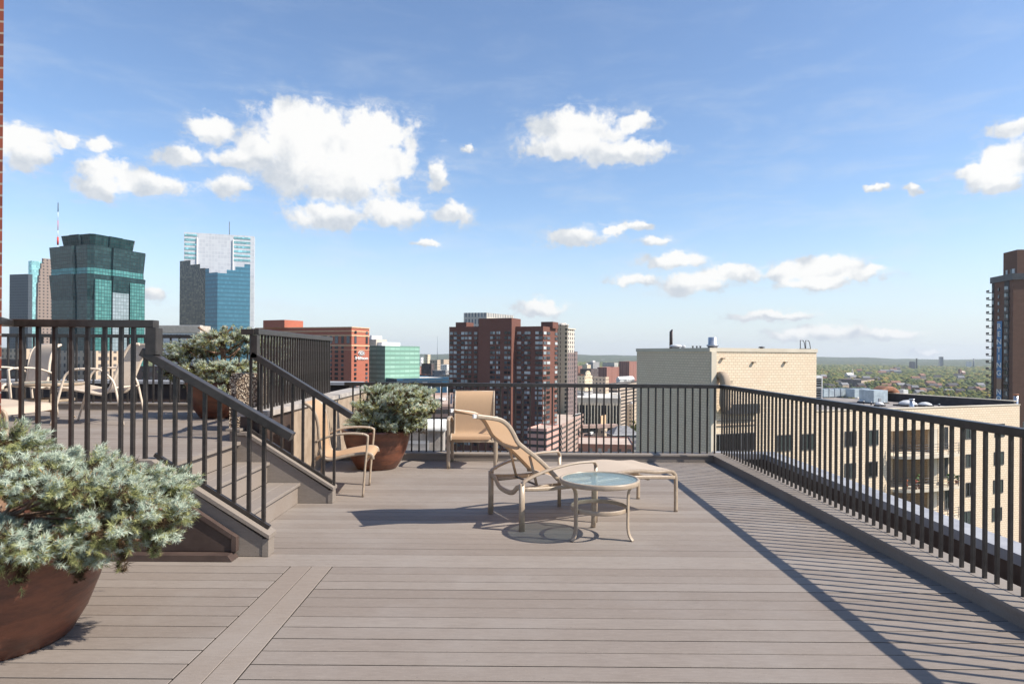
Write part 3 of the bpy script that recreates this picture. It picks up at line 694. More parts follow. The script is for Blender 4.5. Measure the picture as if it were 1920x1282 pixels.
# ================================================================== FURNITURE
def sling_strip(path, wd, mt, thick=0.003, curve=0.0):
    """fabric stretched across width wd along path (x,z) points"""
    m_ = MB(); P = spline([(p[0], 0, p[1]) for p in path], 5); n = len(P); K = 6; i = len(m_.v)
    for p in P:
        for k in range(K + 1):
            t_ = k / K * 2 - 1; m_.v.append((p.x, t_ * wd / 2, p.z - curve * (1 - t_ * t_)))
    for a in range(n - 1):
        for k in range(K):
            m_.f.append((i + a * (K + 1) + k, i + (a + 1) * (K + 1) + k, i + (a + 1) * (K + 1) + k + 1, i + a * (K + 1) + k + 1)); m_.m.append(m_.mi(mt)); m_.sm.append(True)
    return m_
SPROF = [(0.095, 0.375), (0.085, 0.415), (0.04, 0.435), (-0.05, 0.432), (-0.20, 0.405), (-0.34, 0.375), (-0.415, 0.405), (-0.440, 0.50), (-0.450, 0.60), (-0.460, 0.72), (-0.485, 0.83), (-0.53, 0.91), (-0.60, 0.955)]
def make_chair(label, loc, rz):
    r = empty('lounge_chair', loc, rz, label, 'chair')
    for s_ in (-1, 1):
        y = s_ * 0.30
        m_ = MB(); m_.sweep(spline([(0.0, y, 0.0), (0.02, y, 0.3), (0.045, y, 0.585), (0.035, y, 0.625), (0.0, y, 0.64)], 5), 0.023, 0.011, 'taupe', side=(0, 1, 0)); m_.build('front_leg', r)
        m_ = MB(); m_.sweep(spline([(0.0, y, 0.64), (-0.12, y, 0.647), (-0.26, y, 0.637), (-0.38, y, 0.605), (-0.47, y, 0.565)], 5), 0.024, 0.012, 'taupe', side=(0, 1, 0)); m_.build('armrest', r)
        m_ = MB(); m_.sweep(spline([(-0.47, y, 0.565), (-0.49, y, 0.52), (-0.50, y, 0.40), (-0.54, y, 0.0)], 4), 0.022, 0.011, 'taupe', side=(0, 1, 0)); m_.build('rear_leg', r)
        m_ = MB(); P = spline([(p[0], s_ * 0.262, p[1]) for p in SPROF], 5); m_.sweep(P, 0.012, 0.016, 'taupe', side=(0, 1, 0), sq=2.5); m_.build('sling_rail', r)
    m_ = MB(); m_.sweep([(0.025, -0.29, 0.362), (0.025, 0.29, 0.362)], 0.010, 0.023, 'taupe', side=(1, 0, 0)); m_.build('stretcher', r)
    m_ = MB(); m_.sweep([(-0.50, -0.29, 0.36), (-0.50, 0.29, 0.36)], 0.010, 0.02, 'taupe', side=(1, 0, 0)); m_.build('stretcher', r)
    m_ = MB(); m_.sweep([(-0.598, -0.262, 0.952), (-0.598, 0.262, 0.952)], 0.014, 0.014, 'taupe', sq=2); m_.build('back_bar', r)
    sling_strip([(p[0], p[1] + 0.012) for p in SPROF], 0.535, 'sling').build('sling', r)
    return r
ch0 = make_chair('tan sling armchair facing the camera in front of the far railing', (-0.505, 8.33, 0.002), R(-90))
ch1 = dup(ch0, (-1.55, 6.97, 0.002), R(6), 'tan sling armchair seen from the side beside the stairs and a potted spruce')
ch2 = dup(ch0, (-6.72, 8.55, ZU + 0.002), R(-118), 'pale high back sling armchair on the raised deck behind the round table')
for c in ch2.children:
    if c.name.startswith('sling') and 'rail' not in c.name:
        c.data = c.data.copy(); c.data.materials[0] = M['sling_pale']
    else:
        c.data = c.data.copy(); c.data.materials[0] = M['tube_white']

# tube armchair on the raised deck
tcx = empty('lounge_chair', (-4.60, 7.95, ZU + 0.002), R(184), 'pale round tube armchair side on near the round table on the raised deck', 'chair')
for s_ in (-1, 1):
    y = s_ * 0.27
    m_ = MB(); m_.tube(spline([(0.82, y, 0.0), (0.75, y, 0.26), (0.69, y, 0.50), (0.655, y, 0.59), (0.58, y, 0.645), (0.50, y, 0.66)], 6), 0.0135, 'tube_white'); m_.build('front_leg', tcx)
    m_ = MB(); m_.tube(spline([(0.50, y, 0.66), (0.36, y, 0.662), (0.26, y, 0.645), (0.17, y, 0.575)], 6), 0.0135, 'tube_white'); m_.build('armrest', tcx)
    m_ = MB(); m_.tube(spline([(0.17, y, 0.575), (0.11, y, 0.49), (0.06, y, 0.28), (0.0, y, 0.0)], 6), 0.0135, 'tube_white'); m_.build('rear_leg', tcx)
TP = [(0.80, 0.385), (0.78, 0.41), (0.70, 0.435), (0.50, 0.40), (0.30, 0.362), (0.22, 0.375), (0.165, 0.45), (0.10, 0.62), (0.03, 0.80), (-0.03, 0.91), (-0.08, 0.95), (-0.16, 0.955)]
for s_ in (-1, 1):
    m_ = MB(); m_.sweep(spline([(p[0], s_ * 0.235, p[1]) for p in TP], 5), 0.014, 0.018, 'tube_white', side=(0, 1, 0), sq=2.2); m_.build('sling_rail', tcx)
for p in ((0.74, 0.40), (0.09, 0.44)):
    m_ = MB(); m_.tube([(p[0], -0.27, p[1]), (p[0], 0.27, p[1])], 0.012, 'tube_white'); m_.build('stretcher', tcx)
sling_strip([(p[0], p[1] + 0.012) for p in TP], 0.48, 'sling_pale').build('sling', tcx)

# round side table
def make_table(label, loc, rz, dia=0.645, h=0.472, ring=0.235, nleg=3, glass='table_glass'):
    r = empty('side_table', loc, rz, label, 'table'); Rr = dia / 2
    m_ = MB(); m_.sweep([(math.cos(a) * (Rr - 0.012), math.sin(a) * (Rr - 0.012), h - 0.02) for a in [2 * math.pi * k / 48 for k in range(48)]], 0.012, 0.021, 'taupe', closed=True, side=None, sq=3.5); m_.build('top_rim', r)
    m_ = MB(); m_.lathe([(Rr - 0.02, h - 0.012), (Rr - 0.02, h - 0.006)], (0, 0, 0), glass); m_.build('glass_top', r)
    rr_ = Rr * 0.70
    m_ = MB(); m_.sweep([(math.cos(a) * rr_, math.sin(a) * rr_, ring) for a in [2 * math.pi * k / 40 for k in range(40)]], 0.006, 0.017, 'taupe', closed=True, sq=3.5); m_.build('lower_ring', r)
    for k in range(nleg):
        a = math.pi / 2 + 0.05 + k * 2 * math.pi / nleg; ca, sa = math.cos(a), math.sin(a)
        prof = [(Rr - 0.03, h - 0.03), (Rr - 0.055, h - 0.05), (Rr * 0.755, h - 0.10), (Rr * 0.745, ring), (Rr * 0.745, 0.10), (Rr * 0.79, 0.035), (Rr * 0.875, 0.0)]
        m_ = MB(); m_.sweep(spline([(p[0] * ca, p[0] * sa, p[1]) for p in prof], 5), 0.022, 0.009, 'taupe', side=(-sa, ca, 0)); m_.build('leg', r)
    return r
make_table('round glass topped side table beside the reclining sun lounger', (0.715, 5.27, 0.002), R(0))
m_t = make_table('larger round brown table between the pale chairs on the raised deck', (-5.86, 8.25, ZU + 0.002), R(-22), 0.76, 0.475, 0.25, 3, 'table_glass')
m_ = MB(); m_.lathe([(0.365, 0.438), (0.365, 0.446)], (0, 0, 0), 'taupe'); m_.build('under_plate', m_t)

# sun lounger: x from the head legs (0) to the foot legs (1.62)
HWD = 0.325
def make_lounger(label, loc, rz, back=True):
    r = empty('sun_lounger', loc, rz, label, 'sun lounger')
    for s_ in (-1, 1):
        y = s_ * HWD
        m_ = MB(); m_.sweep([(0, y, 0), (0, y, 0.20), (0, y, 0.395)], 0.024, 0.018, 'taupe', side=(1, 0, 0)); m_.build('leg', r)
        m_ = MB(); m_.sweep(spline([(0.0, y, 0.385), (0.03, y, 0.415), (0.16, y, 0.465), (0.32, y, 0.505), (0.50, y, 0.530), (0.66, y, 0.533), (0.705, y, 0.525), (0.722, y, 0.49)], 5), 0.024, 0.011, 'taupe', side=(0, 1, 0)); m_.build('armrest', r)
        m_ = MB(); m_.sweep([(0.722, y, 0.50), (0.722, y, 0.25), (0.722, y, 0)], 0.018, 0.012, 'taupe', side=(1, 0, 0)); m_.build('leg', r)
        m_ = MB(); m_.sweep(spline([(0.01, y, 0.345), (0.3, y, 0.330), (0.722, y, 0.345), (1.10, y * 0.98, 0.36), (1.60, y * 0.96, 0.325)], 4), 0.010, 0.017, 'taupe', side=(0, 1, 0)); m_.build('side_rail', r)
        yb = s_ * (HWD - 0.03)
        m_ = MB(); m_.sweep(spline([(0.36, yb, 0.385), (0.6, yb, 0.375), (0.95, yb, 0.405), (1.20, yb, 0.41), (1.40, yb, 0.385), (1.54, yb, 0.383), (1.60, yb, 0.365), (1.625, yb, 0.315), (1.63, yb, 0.15), (1.63, yb, 0)], 5), 0.015, 0.018, 'taupe', side=(0, 1, 0), sq=3); m_.build('foot_leg', r)
    m_ = MB(); m_.sweep(spline([(0, -HWD, 0.36), (0.0, -0.24, 0.345), (0, -0.14, 0.285), (0, 0, 0.272), (0, 0.14, 0.285), (0, 0.24, 0.345), (0, HWD, 0.36)], 5), 0.012, 0.022, 'taupe', side=(1, 0, 0)); m_.build('head_bar', r)
    for xx in (0.72, 1.3):
        m_ = MB(); m_.sweep([(xx, -HWD + 0.01, 0.335), (xx, HWD - 0.01, 0.335)], 0.012, 0.016, 'taupe', side=(1, 0, 0)); m_.build('cross_bar', r)
    sling_strip([(0.38, 0.400), (0.6, 0.393), (0.95, 0.420), (1.20, 0.425), (1.40, 0.402), (1.54, 0.400), (1.60, 0.385), (1.635, 0.335)], 2 * HWD - 0.03, 'sling_pale', curve=0.004).build('seat_sling', r)  # same sling painted paler: glaring sunlight on the bed is in its colour
    if back:
        BP = [(0.37, 0.395), (0.28, 0.485), (0.17, 0.585), (0.05, 0.675), (-0.015, 0.730), (-0.055, 0.80), (-0.10, 0.868), (-0.16, 0.915), (-0.235, 0.938), (-0.40, 0.962)]
        for s_ in (-1, 1):
            yb = s_ * (HWD - 0.055)
            m_ = MB(); m_.sweep(spline([(p[0], yb, p[1]) for p in BP], 5), 0.012, 0.019, 'taupe', side=(0, 1, 0), sq=3); m_.build('back_rail', r)
            m_ = MB(); m_.box(-0.42, yb - 0.014, 0.948, -0.395, yb + 0.014, 0.978, 'white_paint'); m_.build('end_cap', r)
            m_ = MB(); m_.sweep([(0.13, yb * 0.75, 0.60), (-0.0 + 0.20, yb * 0.75, 0.345)], 0.008, 0.012, 'taupe', side=(0, 1, 0)); m_.build('back_strut', r)
            m_ = MB(); m_.sweep([(0.02, yb * 0.85, 0.330), (0.42, yb * 0.85, 0.338)], 0.012, 0.014, 'taupe', side=(0, 1, 0)); m_.build('ratchet_rail', r)
        m_ = MB(); m_.sweep(spline([(-0.0, -0.27, 0.715), (0.03, -0.15, 0.665), (0.03, 0.15, 0.665), (-0.0, 0.27, 0.715)], 5), 0.010, 0.014, 'taupe', side=(1, 0, 0)); m_.build('cross_bar', r)
        m_ = MB(); m_.tube([(0.20, -0.21, 0.345), (0.20, 0.21, 0.345)], 0.009, 'steel_dark'); m_.build('pivot_rod', r)
        sling_strip([(p[0] + 0.008, p[1] + 0.008) for p in BP], 2 * HWD - 0.11, 'sling').build('back_sling', r)
    return r
la = math.atan2(0.69, 1.467)
l0 = make_lounger('tan sling sun lounger with raised backrest in the middle of the deck', (-0.047, 5.705, 0.002), la)
l1 = dup(l0, (-5.82, 5.62, ZU + 0.002), R(2), 'tan sun lounger on the raised deck, only its foot end showing past the brick')

# ================================================================== POTTED SPRUCES
def tuft_template(nn, ln, wd, tw, seed):
    g = np.random.default_rng(seed); V = []; 
    for i in range(nn):
        t_ = g.uniform(0.05, 1.0); base = np.array([0, 0, t_ * tw]); th = g.uniform(0, 2 * math.pi)
        up = g.uniform(0.25, 0.9) if t_ < 0.85 else g.uniform(0.8, 2.5)
        dr = np.array([math.cos(th), math.sin(th), up]); dr /= np.linalg.norm(dr)
        sd_ = np.cross(dr, [0, 0, 1.0]); sd_ /= np.linalg.norm(sd_) + 1e-9
        l_ = ln * g.uniform(0.75, 1.1)
        V += [base - sd_ * wd / 2, base + sd_ * wd / 2, base + dr * l_]
    return np.array(V)
def basis(dirs, g):
    z = dirs / np.linalg.norm(dirs, axis=1, keepdims=True); rnd = g.normal(size=z.shape)
    x = np.cross(rnd, z); x /= np.linalg.norm(x, axis=1, keepdims=True); y = np.cross(z, x)
    return np.stack([x, y, z], axis=2)
def spruce(parent, lobes, per_area, nn, ln, wd, tw, seed, core, hf=6.5, hd=0.15):
    """lobes: (cx,cy,cz, rx,ry,rz) ellipsoids in local metres"""
    g = np.random.default_rng(seed); V = []; MI = []
    Ls = np.array(lobes)
    for li, (cx, cy, cz, rx, ry, rz) in enumerate(lobes):
        area = 4 * math.pi * ((rx * ry) ** 1.6 / 3 + (rx * rz) ** 1.6 / 3 + (ry * rz) ** 1.6 / 3) ** (1 / 1.6)
        n = int(area * per_area)
        q = g.normal(size=(n, 3)); q /= np.linalg.norm(q, axis=1, keepdims=True)
        # branch-like grouping: pull samples toward branch tips
        nb = max(6, int(n / 9)); bt = g.normal(size=(nb, 3)); bt /= np.linalg.norm(bt, axis=1, keepdims=True)
        idx = np.argmax(q @ bt.T, axis=1); q = q * 0.45 + bt[idx] * 0.55; q /= np.linalg.norm(q, axis=1, keepdims=True)
        rad = 1.0 + g.normal(size=n) * 0.07 + (g.random(nb)[idx] - 0.5) * 0.34
        c = np.array([cx, cy, cz]); P = c + q * np.array([rx, ry, rz]) * rad[:, None]
        keep = np.ones(n, bool)
        for lj in range(len(lobes)):
            if lj == li: continue
            e = (P - Ls[lj, :3]) / (Ls[lj, 3:] * 0.80); keep &= (e * e).sum(1) > 1
        nv = q / np.array([rx, ry, rz]); nv /= np.linalg.norm(nv, axis=1, keepdims=True)
        keep &= ~((nv[:, 2] < -0.55) & (g.random(n) < 0.75))
        outw = P - np.array([core[0], core[1], cz]); outw[:, 2] *= 0.3; outw /= np.linalg.norm(outw, axis=1, keepdims=True) + 1e-9
        dr = nv * 0.7 + outw * 0.75 + np.array([0, 0, 0.28]) + g.normal(size=(n, 3)) * 0.33
        P, dr, nv = P[keep], dr[keep], nv[keep]
        hol = np.array([mnoise.noise(Vector((float(p[0]) * hf, float(p[1]) * hf, float(p[2]) * hf * 1.9 + seed))) for p in P]) if len(P) else np.zeros(0)
        deep = hol < -0.16
        P = P - nv * (np.clip(-0.02 - hol, 0, 0.5) * hd)[:, None]
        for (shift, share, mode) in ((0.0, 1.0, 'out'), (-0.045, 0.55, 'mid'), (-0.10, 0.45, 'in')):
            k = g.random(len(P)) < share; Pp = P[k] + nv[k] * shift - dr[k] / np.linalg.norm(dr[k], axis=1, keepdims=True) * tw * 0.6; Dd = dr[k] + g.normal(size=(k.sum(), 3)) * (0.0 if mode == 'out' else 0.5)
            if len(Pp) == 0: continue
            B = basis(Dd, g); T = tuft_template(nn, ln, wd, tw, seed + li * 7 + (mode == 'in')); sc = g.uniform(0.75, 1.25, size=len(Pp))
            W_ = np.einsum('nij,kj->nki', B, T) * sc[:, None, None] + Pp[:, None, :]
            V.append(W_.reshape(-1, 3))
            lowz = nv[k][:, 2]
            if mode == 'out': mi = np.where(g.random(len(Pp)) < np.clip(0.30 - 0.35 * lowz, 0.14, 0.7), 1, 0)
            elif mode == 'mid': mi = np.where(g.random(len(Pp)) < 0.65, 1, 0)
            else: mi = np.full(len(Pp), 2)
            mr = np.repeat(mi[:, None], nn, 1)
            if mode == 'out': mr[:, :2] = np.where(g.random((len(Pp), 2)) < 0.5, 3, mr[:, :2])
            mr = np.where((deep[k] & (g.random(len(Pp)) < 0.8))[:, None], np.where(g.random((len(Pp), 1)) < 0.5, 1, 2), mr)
            MI.append(mr.ravel())
    V = np.concatenate(V); MI = np.concatenate(MI); nt = len(V) // 3
    me = bpy.data.meshes.new('foliage'); me.vertices.add(len(V)); me.vertices.foreach_set('co', V.ravel())
    me.loops.add(nt * 3); me.loops.foreach_set('vertex_index', np.arange(nt * 3, dtype=np.int32))
    me.polygons.add(nt); me.polygons.foreach_set('loop_start', np.arange(0, nt * 3, 3, dtype=np.int32)); me.polygons.foreach_set('loop_total', np.full(nt, 3, dtype=np.int32))
    for mn in ('needle_blue', 'needle_olive', 'needle_inner', 'bud'): me.materials.append(M[mn])
    me.polygons.foreach_set('material_index', MI.astype(np.int32)); me.update(calc_edges=True)
    o = bpy.data.objects.new('foliage', me); col.objects.link(o); o.parent = parent
    # branches
    m_ = MB(); rb = random.Random(seed)
    base = Vector((core[0], core[1], core[2]))
    for (cx, cy, cz, rx, ry, rz) in lobes:
        for q in range(1):
            e = Vector((cx + rb.uniform(-.6, .6) * rx, cy + rb.uniform(-.6, .6) * ry, cz + rb.uniform(-.3, .3) * rz))
            mid = (base + e) / 2 + Vector((rb.uniform(-.05, .05), rb.uniform(-.05, .05), -0.04))
            m_.sweep(spline([base, mid, e], 4), 0.007, 0.007, 'bark', sq=2, seg=6)
    m_.tube([(core[0], core[1], core[2] - 0.25), (core[0] + 0.01, core[1], core[2] + 0.1)], 0.035, 'bark'); m_.build('trunk', parent)
    return o
def pot(parent, rb, rt, h):
    prof = [(rb * 0.96, 0.0), (rb, 0.015), (rb + (rt - rb) * 0.36, h * 0.22), (rb + (rt - rb) * 0.68, h * 0.48), (rb + (rt - rb) * 0.9, h * 0.74), (rt * 0.985, h * 0.90), (rt * 1.03, h * 0.93), (rt * 1.04, h * 0.985), (rt * 1.0, h), (rt * 0.93, h * 0.985), (rt * 0.9, h * 0.90)]
    m_ = MB(); m_.lathe(prof, (0, 0, 0), 'pot', 64); m_.build('pot', parent)
    m_ = MB(); m_.lathe([(rt * 0.91, h * 0.9 + 0.002), (rt * 0.905, h * 0.93)], (0, 0, 0), 'soil', 40); m_.build('soil', parent)
# near spruce: lobes given by where they show, all within half a metre of the pot's axis depth
p1 = empty('potted_spruce', (-2.62, 3.32, 0.002), 0, 'large blue spruce in a brown glazed pot cut off by the left edge', 'potted plant', 'blue spruces in brown glazed pots')
pot(p1, 0.335, 0.505, 0.56)
def lob(px, py, rx, ry, dy, loc, Y0, ryy=None):
    Y = Y0 + dy; p = W(px, py, Y); k = Y / F
    return (p.x - loc[0], dy, p.z - loc[2], rx * k, (ryy or rx * 0.9) * k, ry * k)
L1 = [(15,835,72,44,0.05),(-75,830,80,45,0.05),(60,880,70,30,-0.22),(150,880,82,34,0.0),(225,885,52,30,-0.10),(120,915,70,26,-0.32),(20,905,75,30,-0.35),
      (205,925,70,30,-0.25),(290,915,62,36,-0.02),(330,915,36,34,0.05),(330,960,34,34,-0.05),(275,965,64,30,-0.22),(210,985,68,26,-0.30),(290,1000,46,24,-0.10),(175,1010,60,20,-0.3),
      (30,1020,78,28,-0.42),(100,1030,62,26,-0.40),(150,1052,44,20,-0.30),(-60,1010,80,40,-0.3),(20,1045,60,18,-0.35),(-120,930,100,70,0),(230,1015,40,18,-.2),
      (60,900,120,50,0.45),(200,940,110,45,0.35)]
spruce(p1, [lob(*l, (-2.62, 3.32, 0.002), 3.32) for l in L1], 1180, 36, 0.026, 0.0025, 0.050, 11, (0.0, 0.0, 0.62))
def auto_lobes(px, py, hw, hh, Y, loc, n, seed, flat=0.45):
    rb = random.Random(seed); out_ = []; k = Y / F
    cx, cz = X(px, Y) - loc[0], Z(px, py, Y) - loc[2]; A, B_ = hw * k, hh * k
    for i in range(n):
        lev = rb.choice([-0.75, -0.35, 0.1, 0.5, 0.78]); a = rb.uniform(0, 2 * math.pi); wr = math.sqrt(max(0.1, 1 - lev * lev * 0.75)) * rb.uniform(0.55, 0.82)
        if rb.random() < 0.15: wr *= 0.4
        s_ = rb.uniform(0.24, 0.36)
        out_.append((cx + A * wr * math.cos(a), A * wr * math.sin(a) * 0.95, cz + B_ * lev * 0.85, A * s_, A * s_, A * s_ * flat))
    return out_
loc2 = (-1.73, 8.38, 0.002)
p2 = empty('potted_spruce', loc2, 0, 'blue spruce in a brown pot on the lower deck behind the side-on armchair', 'potted plant', 'blue spruces in brown glazed pots')
pot(p2, 0.26, 0.43, 0.50)
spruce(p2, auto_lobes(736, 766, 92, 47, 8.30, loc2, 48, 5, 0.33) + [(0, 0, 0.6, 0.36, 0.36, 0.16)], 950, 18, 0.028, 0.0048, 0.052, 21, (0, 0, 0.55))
loc3 = (-3.92, 8.75, ZU + 0.002)
p3 = empty('potted_spruce', loc3, 0, 'tall open blue spruce with bare trunk in a pot on the raised deck', 'potted plant', 'blue spruces in brown glazed pots')
pot(p3, 0.26, 0.42, 0.48)
L3 = []
for l in [(430,628,42,13,0),(400,640,40,14,-.2),(460,635,30,14,.1),(345,655,32,18,.0),(330,672,28,17,-.1),(375,662,36,16,.2),(355,690,42,17,-.2),(400,690,38,14,-.3),(445,660,26,12,.25),(440,690,40,13,-.3),(470,690,36,14,0),
          (410,712,46,14,-.2),(455,708,36,13,-.35),(390,722,34,12,-.1),(500,650,36,20,.1),(520,680,40,22,.1),(535,650,26,16,.2),(480,715,40,15,.1),(430,732,20,9,-.45),(510,710,34,14,.0),(330,700,26,12,0),(545,695,18,14,.1)]:
    L3.append(lob(*l, loc3, 8.75, l[2] * 1.0))
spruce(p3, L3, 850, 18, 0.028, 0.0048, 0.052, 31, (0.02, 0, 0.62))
m_ = MB(); m_.sweep(spline([(0.02, 0, 0.45), (0.05, -0.02, 0.75), (0.03, 0, 1.0), (0.06, 0, 1.22)], 5), 0.035, 0.035, 'bark', sq=2)
for e in ((-0.3, 0, 1.2), (0.4, 0.1, 1.1), (-0.25, -0.1, 1.0), (0.3, -0.1, 0.92), (0.2, -.1, 1.2)): m_.sweep(spline([(0.04, 0, 0.85), (e[0] * .5, e[1], e[2] - .12), e], 4), 0.014, 0.014, 'bark', sq=2, seg=6)
m_.build('bare_trunk', p3)

# ================================================================== THE CITY
GZ = -75.0
def cxy(px, Y): return Vector((X(px, Y), Y))
def hit(C, dirv, px):
    U = (px - CX) / F; return (U * C.y - C.x) / (dirv[0] - U * dirv[1])
class Bl:
    """box building: nearest vertical corner at pixel pc and distance Y, faces ending at pixels pl, pr"""
    def __init__(s, pl, pc, pr, ytop, Y, th=22, tl=None, tr=None):
        s.th = R(th); s.C = cxy(pc, Y); s.dl = Vector((-math.cos(s.th), math.sin(s.th))); s.dr = Vector((math.sin(s.th), math.cos(s.th)))
        s.tl = tl if tl else hit(s.C, s.dl, pl); s.tr = tr if tr else hit(s.C, s.dr, pr)
        s.tl = min(s.tl, 400); s.tr = min(s.tr, 150)
        if s.tr <= 0: s.tr = 150
        s.z = Z(pc, ytop, Y); s.Y = Y
    def poly(s, a0=0, a1=None, b0=0, b1=None):
        a1 = s.tl if a1 is None else a1; b1 = s.tr if b1 is None else b1
        P = lambda a, b: tuple(s.C + s.dl * a + s.dr * b)
        return [P(a0, b0), P(a0, b1), P(a1, b1), P(a1, b0)]
    def mesh(s, wl, wr=None, roof='roof_grey', z0=GZ, z1=None, m_=None, parapet=True, **k):
        m_ = m_ or MB(); P = s.poly(**k); z1 = s.z if z1 is None else z1; wr = wr or wl
        m_.prism(P, z0, z1, wl, roof)
        if wr != wl:
            n = len(m_.f); m_.m[n - 6] = m_.mi(wr)
        return m_
    def facept(s, side, px, py):
        """point of the left ('l') or right ('r') face that shows at a pixel"""
        dv = s.dl if side == 'l' else s.dr; t_ = hit(s.C, dv, px); p = s.C + dv * t_
        return Vector((p.x, p.y, Z(px, py, p.y))), t_
def rel(m_, o): m_.v = [(v[0] - o[0], v[1] - o[1], v[2] - o[2]) for v in m_.v]; return m_
def place(m_, name, root): return rel(m_, root.location).build(name, root)
def simple(name, label, cat, b, wall, roof='roof_grey', wr=None, group=None, z0=GZ, extras=None):
    r = empty(name, (b.C.x, b.C.y, z0), 0, label, cat, group)
    place(b.mesh(wall, wr, roof, z0), 'wall', r)
    # roof kerb and a small plant room
    m_ = MB(); P = b.poly(); n = 4; e = max(0.3, b.Y * 0.0012)
    inner = b.poly(e, b.tl - e, e, b.tr - e)
    for k in range(4):
        j = (k + 1) % 4; m_.prism([P[k], P[j], inner[j], inner[k]], b.z, b.z + e * 1.6, wall)
    place(m_, 'parapet', r)
    if extras:
        m_ = MB(); m_.prism(b.poly(b.tl * .35, b.tl * .65, b.tr * .3, b.tr * .7), b.z, b.z + extras, 'roof_pale'); place(m_, 'plant_room', r)
    return r
rw = random.Random(11)
def windows(root, quads, th, frame=None, mats=('win_dark', 'win_dark', 'win_mid', 'win_pale'), limit=100, frmat='steel_dark'):
    """quads: (p00, p10, height) lower corners + height, outward normal; first 100 singly, the rest together"""
    quads = sorted(quads, key=lambda q: -((q[1] - q[0]).length * q[2] / max(1.0, q[0].y ** 2)))
    rest = MB()
    for i, (a, b_, h, nrm) in enumerate(quads):
        m_ = MB() if i < limit else rest
        o_ = nrm * th; up = Vector((0, 0, h)); mt = rw.choice(mats)
        m_.extr([a + o_, b_ + o_, b_ + up + o_, a + up + o_], -nrm * th * 1.2, mt)
        if i < limit:
            o = place(m_, 'window', root)
            if frame:
                f = frame; fm = MB(); dx = (b_ - a).normalized(); q = nrm * (th + f * 0.5)
                for (s0, s1, z0, z1) in ((0, 1, 0, f), (0, 1, h - f, h)):
                    fm.extr([a + q + Vector((0, 0, z0)), b_ + q + Vector((0, 0, z0)), b_ + q + Vector((0, 0, z1)), a + q + Vector((0, 0, z1))], -nrm * f * 0.6, frmat)
                Lw = (b_ - a).length
                for s0 in (0, Lw * 0.5 - f / 2, Lw - f):
                    p0 = a + dx * s0; p1 = a + dx * (s0 + f)
                    fm.extr([p0 + q + Vector((0, 0, f)), p1 + q + Vector((0, 0, f)), p1 + q + Vector((0, 0, h - f)), p0 + q + Vector((0, 0, h - f))], -nrm * f * 0.6, frmat)
                rel(fm, root.location); fo = fm.build('frame', o)
    if rest.f: tag(place(rest, 'window', root), kind='stuff')
def nrm_of(b, side):
    d_ = b.dl if side == 'l' else b.dr; n = Vector((-math.sin(b.th), -math.cos(b.th), 0)) if side == 'l' else Vector((math.cos(b.th), -math.sin(b.th), 0)); return n
def grid(b, side, cols, rows, h_px):
    """cols: (px0, px1); rows: py of the window tops at the corner; heights scale with distance"""
    out_ = []; n = nrm_of(b, side)
    for (c0, c1) in cols:
        for ry in rows:
            z1 = Z(CX, ry, b.Y); z0 = Z(CX, ry + h_px, b.Y)
            dv = b.dl if side == 'l' else b.dr; pa = b.C + dv * hit(b.C, dv, c0); pb = b.C + dv * hit(b.C, dv, c1)
            out_.append((Vector((pa.x, pa.y, z0)), Vector((pb.x, pb.y, z0)), z1 - z0, n))
    return out_

# ---- ground, hills, trees
g = MB(); g.v += [(-9400, -900, GZ), (9400, -900, GZ), (9400, 9400, GZ), (-9400, 9400, GZ)]; g.f.append((0, 1, 2, 3)); g.m.append(g.mi('ground')); g.sm.append(False)
tag(g.build('ground'), kind='structure')
hm = MB(); NA, NR = 150, 22; i0 = 0
for a in range(NA + 1):
    th = R(-52 + 104 * a / NA)
    for q in range(NR + 1):
        rr0 = 4700 + 4200 * q / NR; t_ = q / NR
        x, y_ = rr0 * math.sin(th), rr0 * math.cos(th)
        side = 75 + 60 * (0.5 - a / NA) * 0.9
        z = GZ - 3 + (1 / (1 + math.exp(-(t_ - 0.55) * 9))) * (side + 34 * mnoise.noise(Vector((x / 1300, y_ / 1500, 0))) + 12 * mnoise.noise(Vector((x / 300, y_ / 400, 3)))) + 5 * mnoise.noise(Vector((x / 90, y_ / 150, 1))) * min(1, t_ * 5)
        hm.v.append((x, y_, z))
for a in range(NA):
    for q in range(NR):
        k = a * (NR + 1) + q; hm.f.append((k, k + 1, k + NR + 2, k + NR + 1)); hm.m.append(hm.mi('hill')); hm.sm.append(True)
ho = hm.build('hills'); tag(ho, kind='structure')
for p in ho.data.polygons: pass
ho.data.flip_normals()
def ico(sub):
    import bmesh
    bm = bmesh.new(); bmesh.ops.create_icosphere(bm, subdivisions=sub, radius=1)
    V = np.array([v.co[:] for v in bm.verts]); Fc = np.array([[v.index for v in f.verts] for f in bm.faces]); bm.free(); return V, Fc
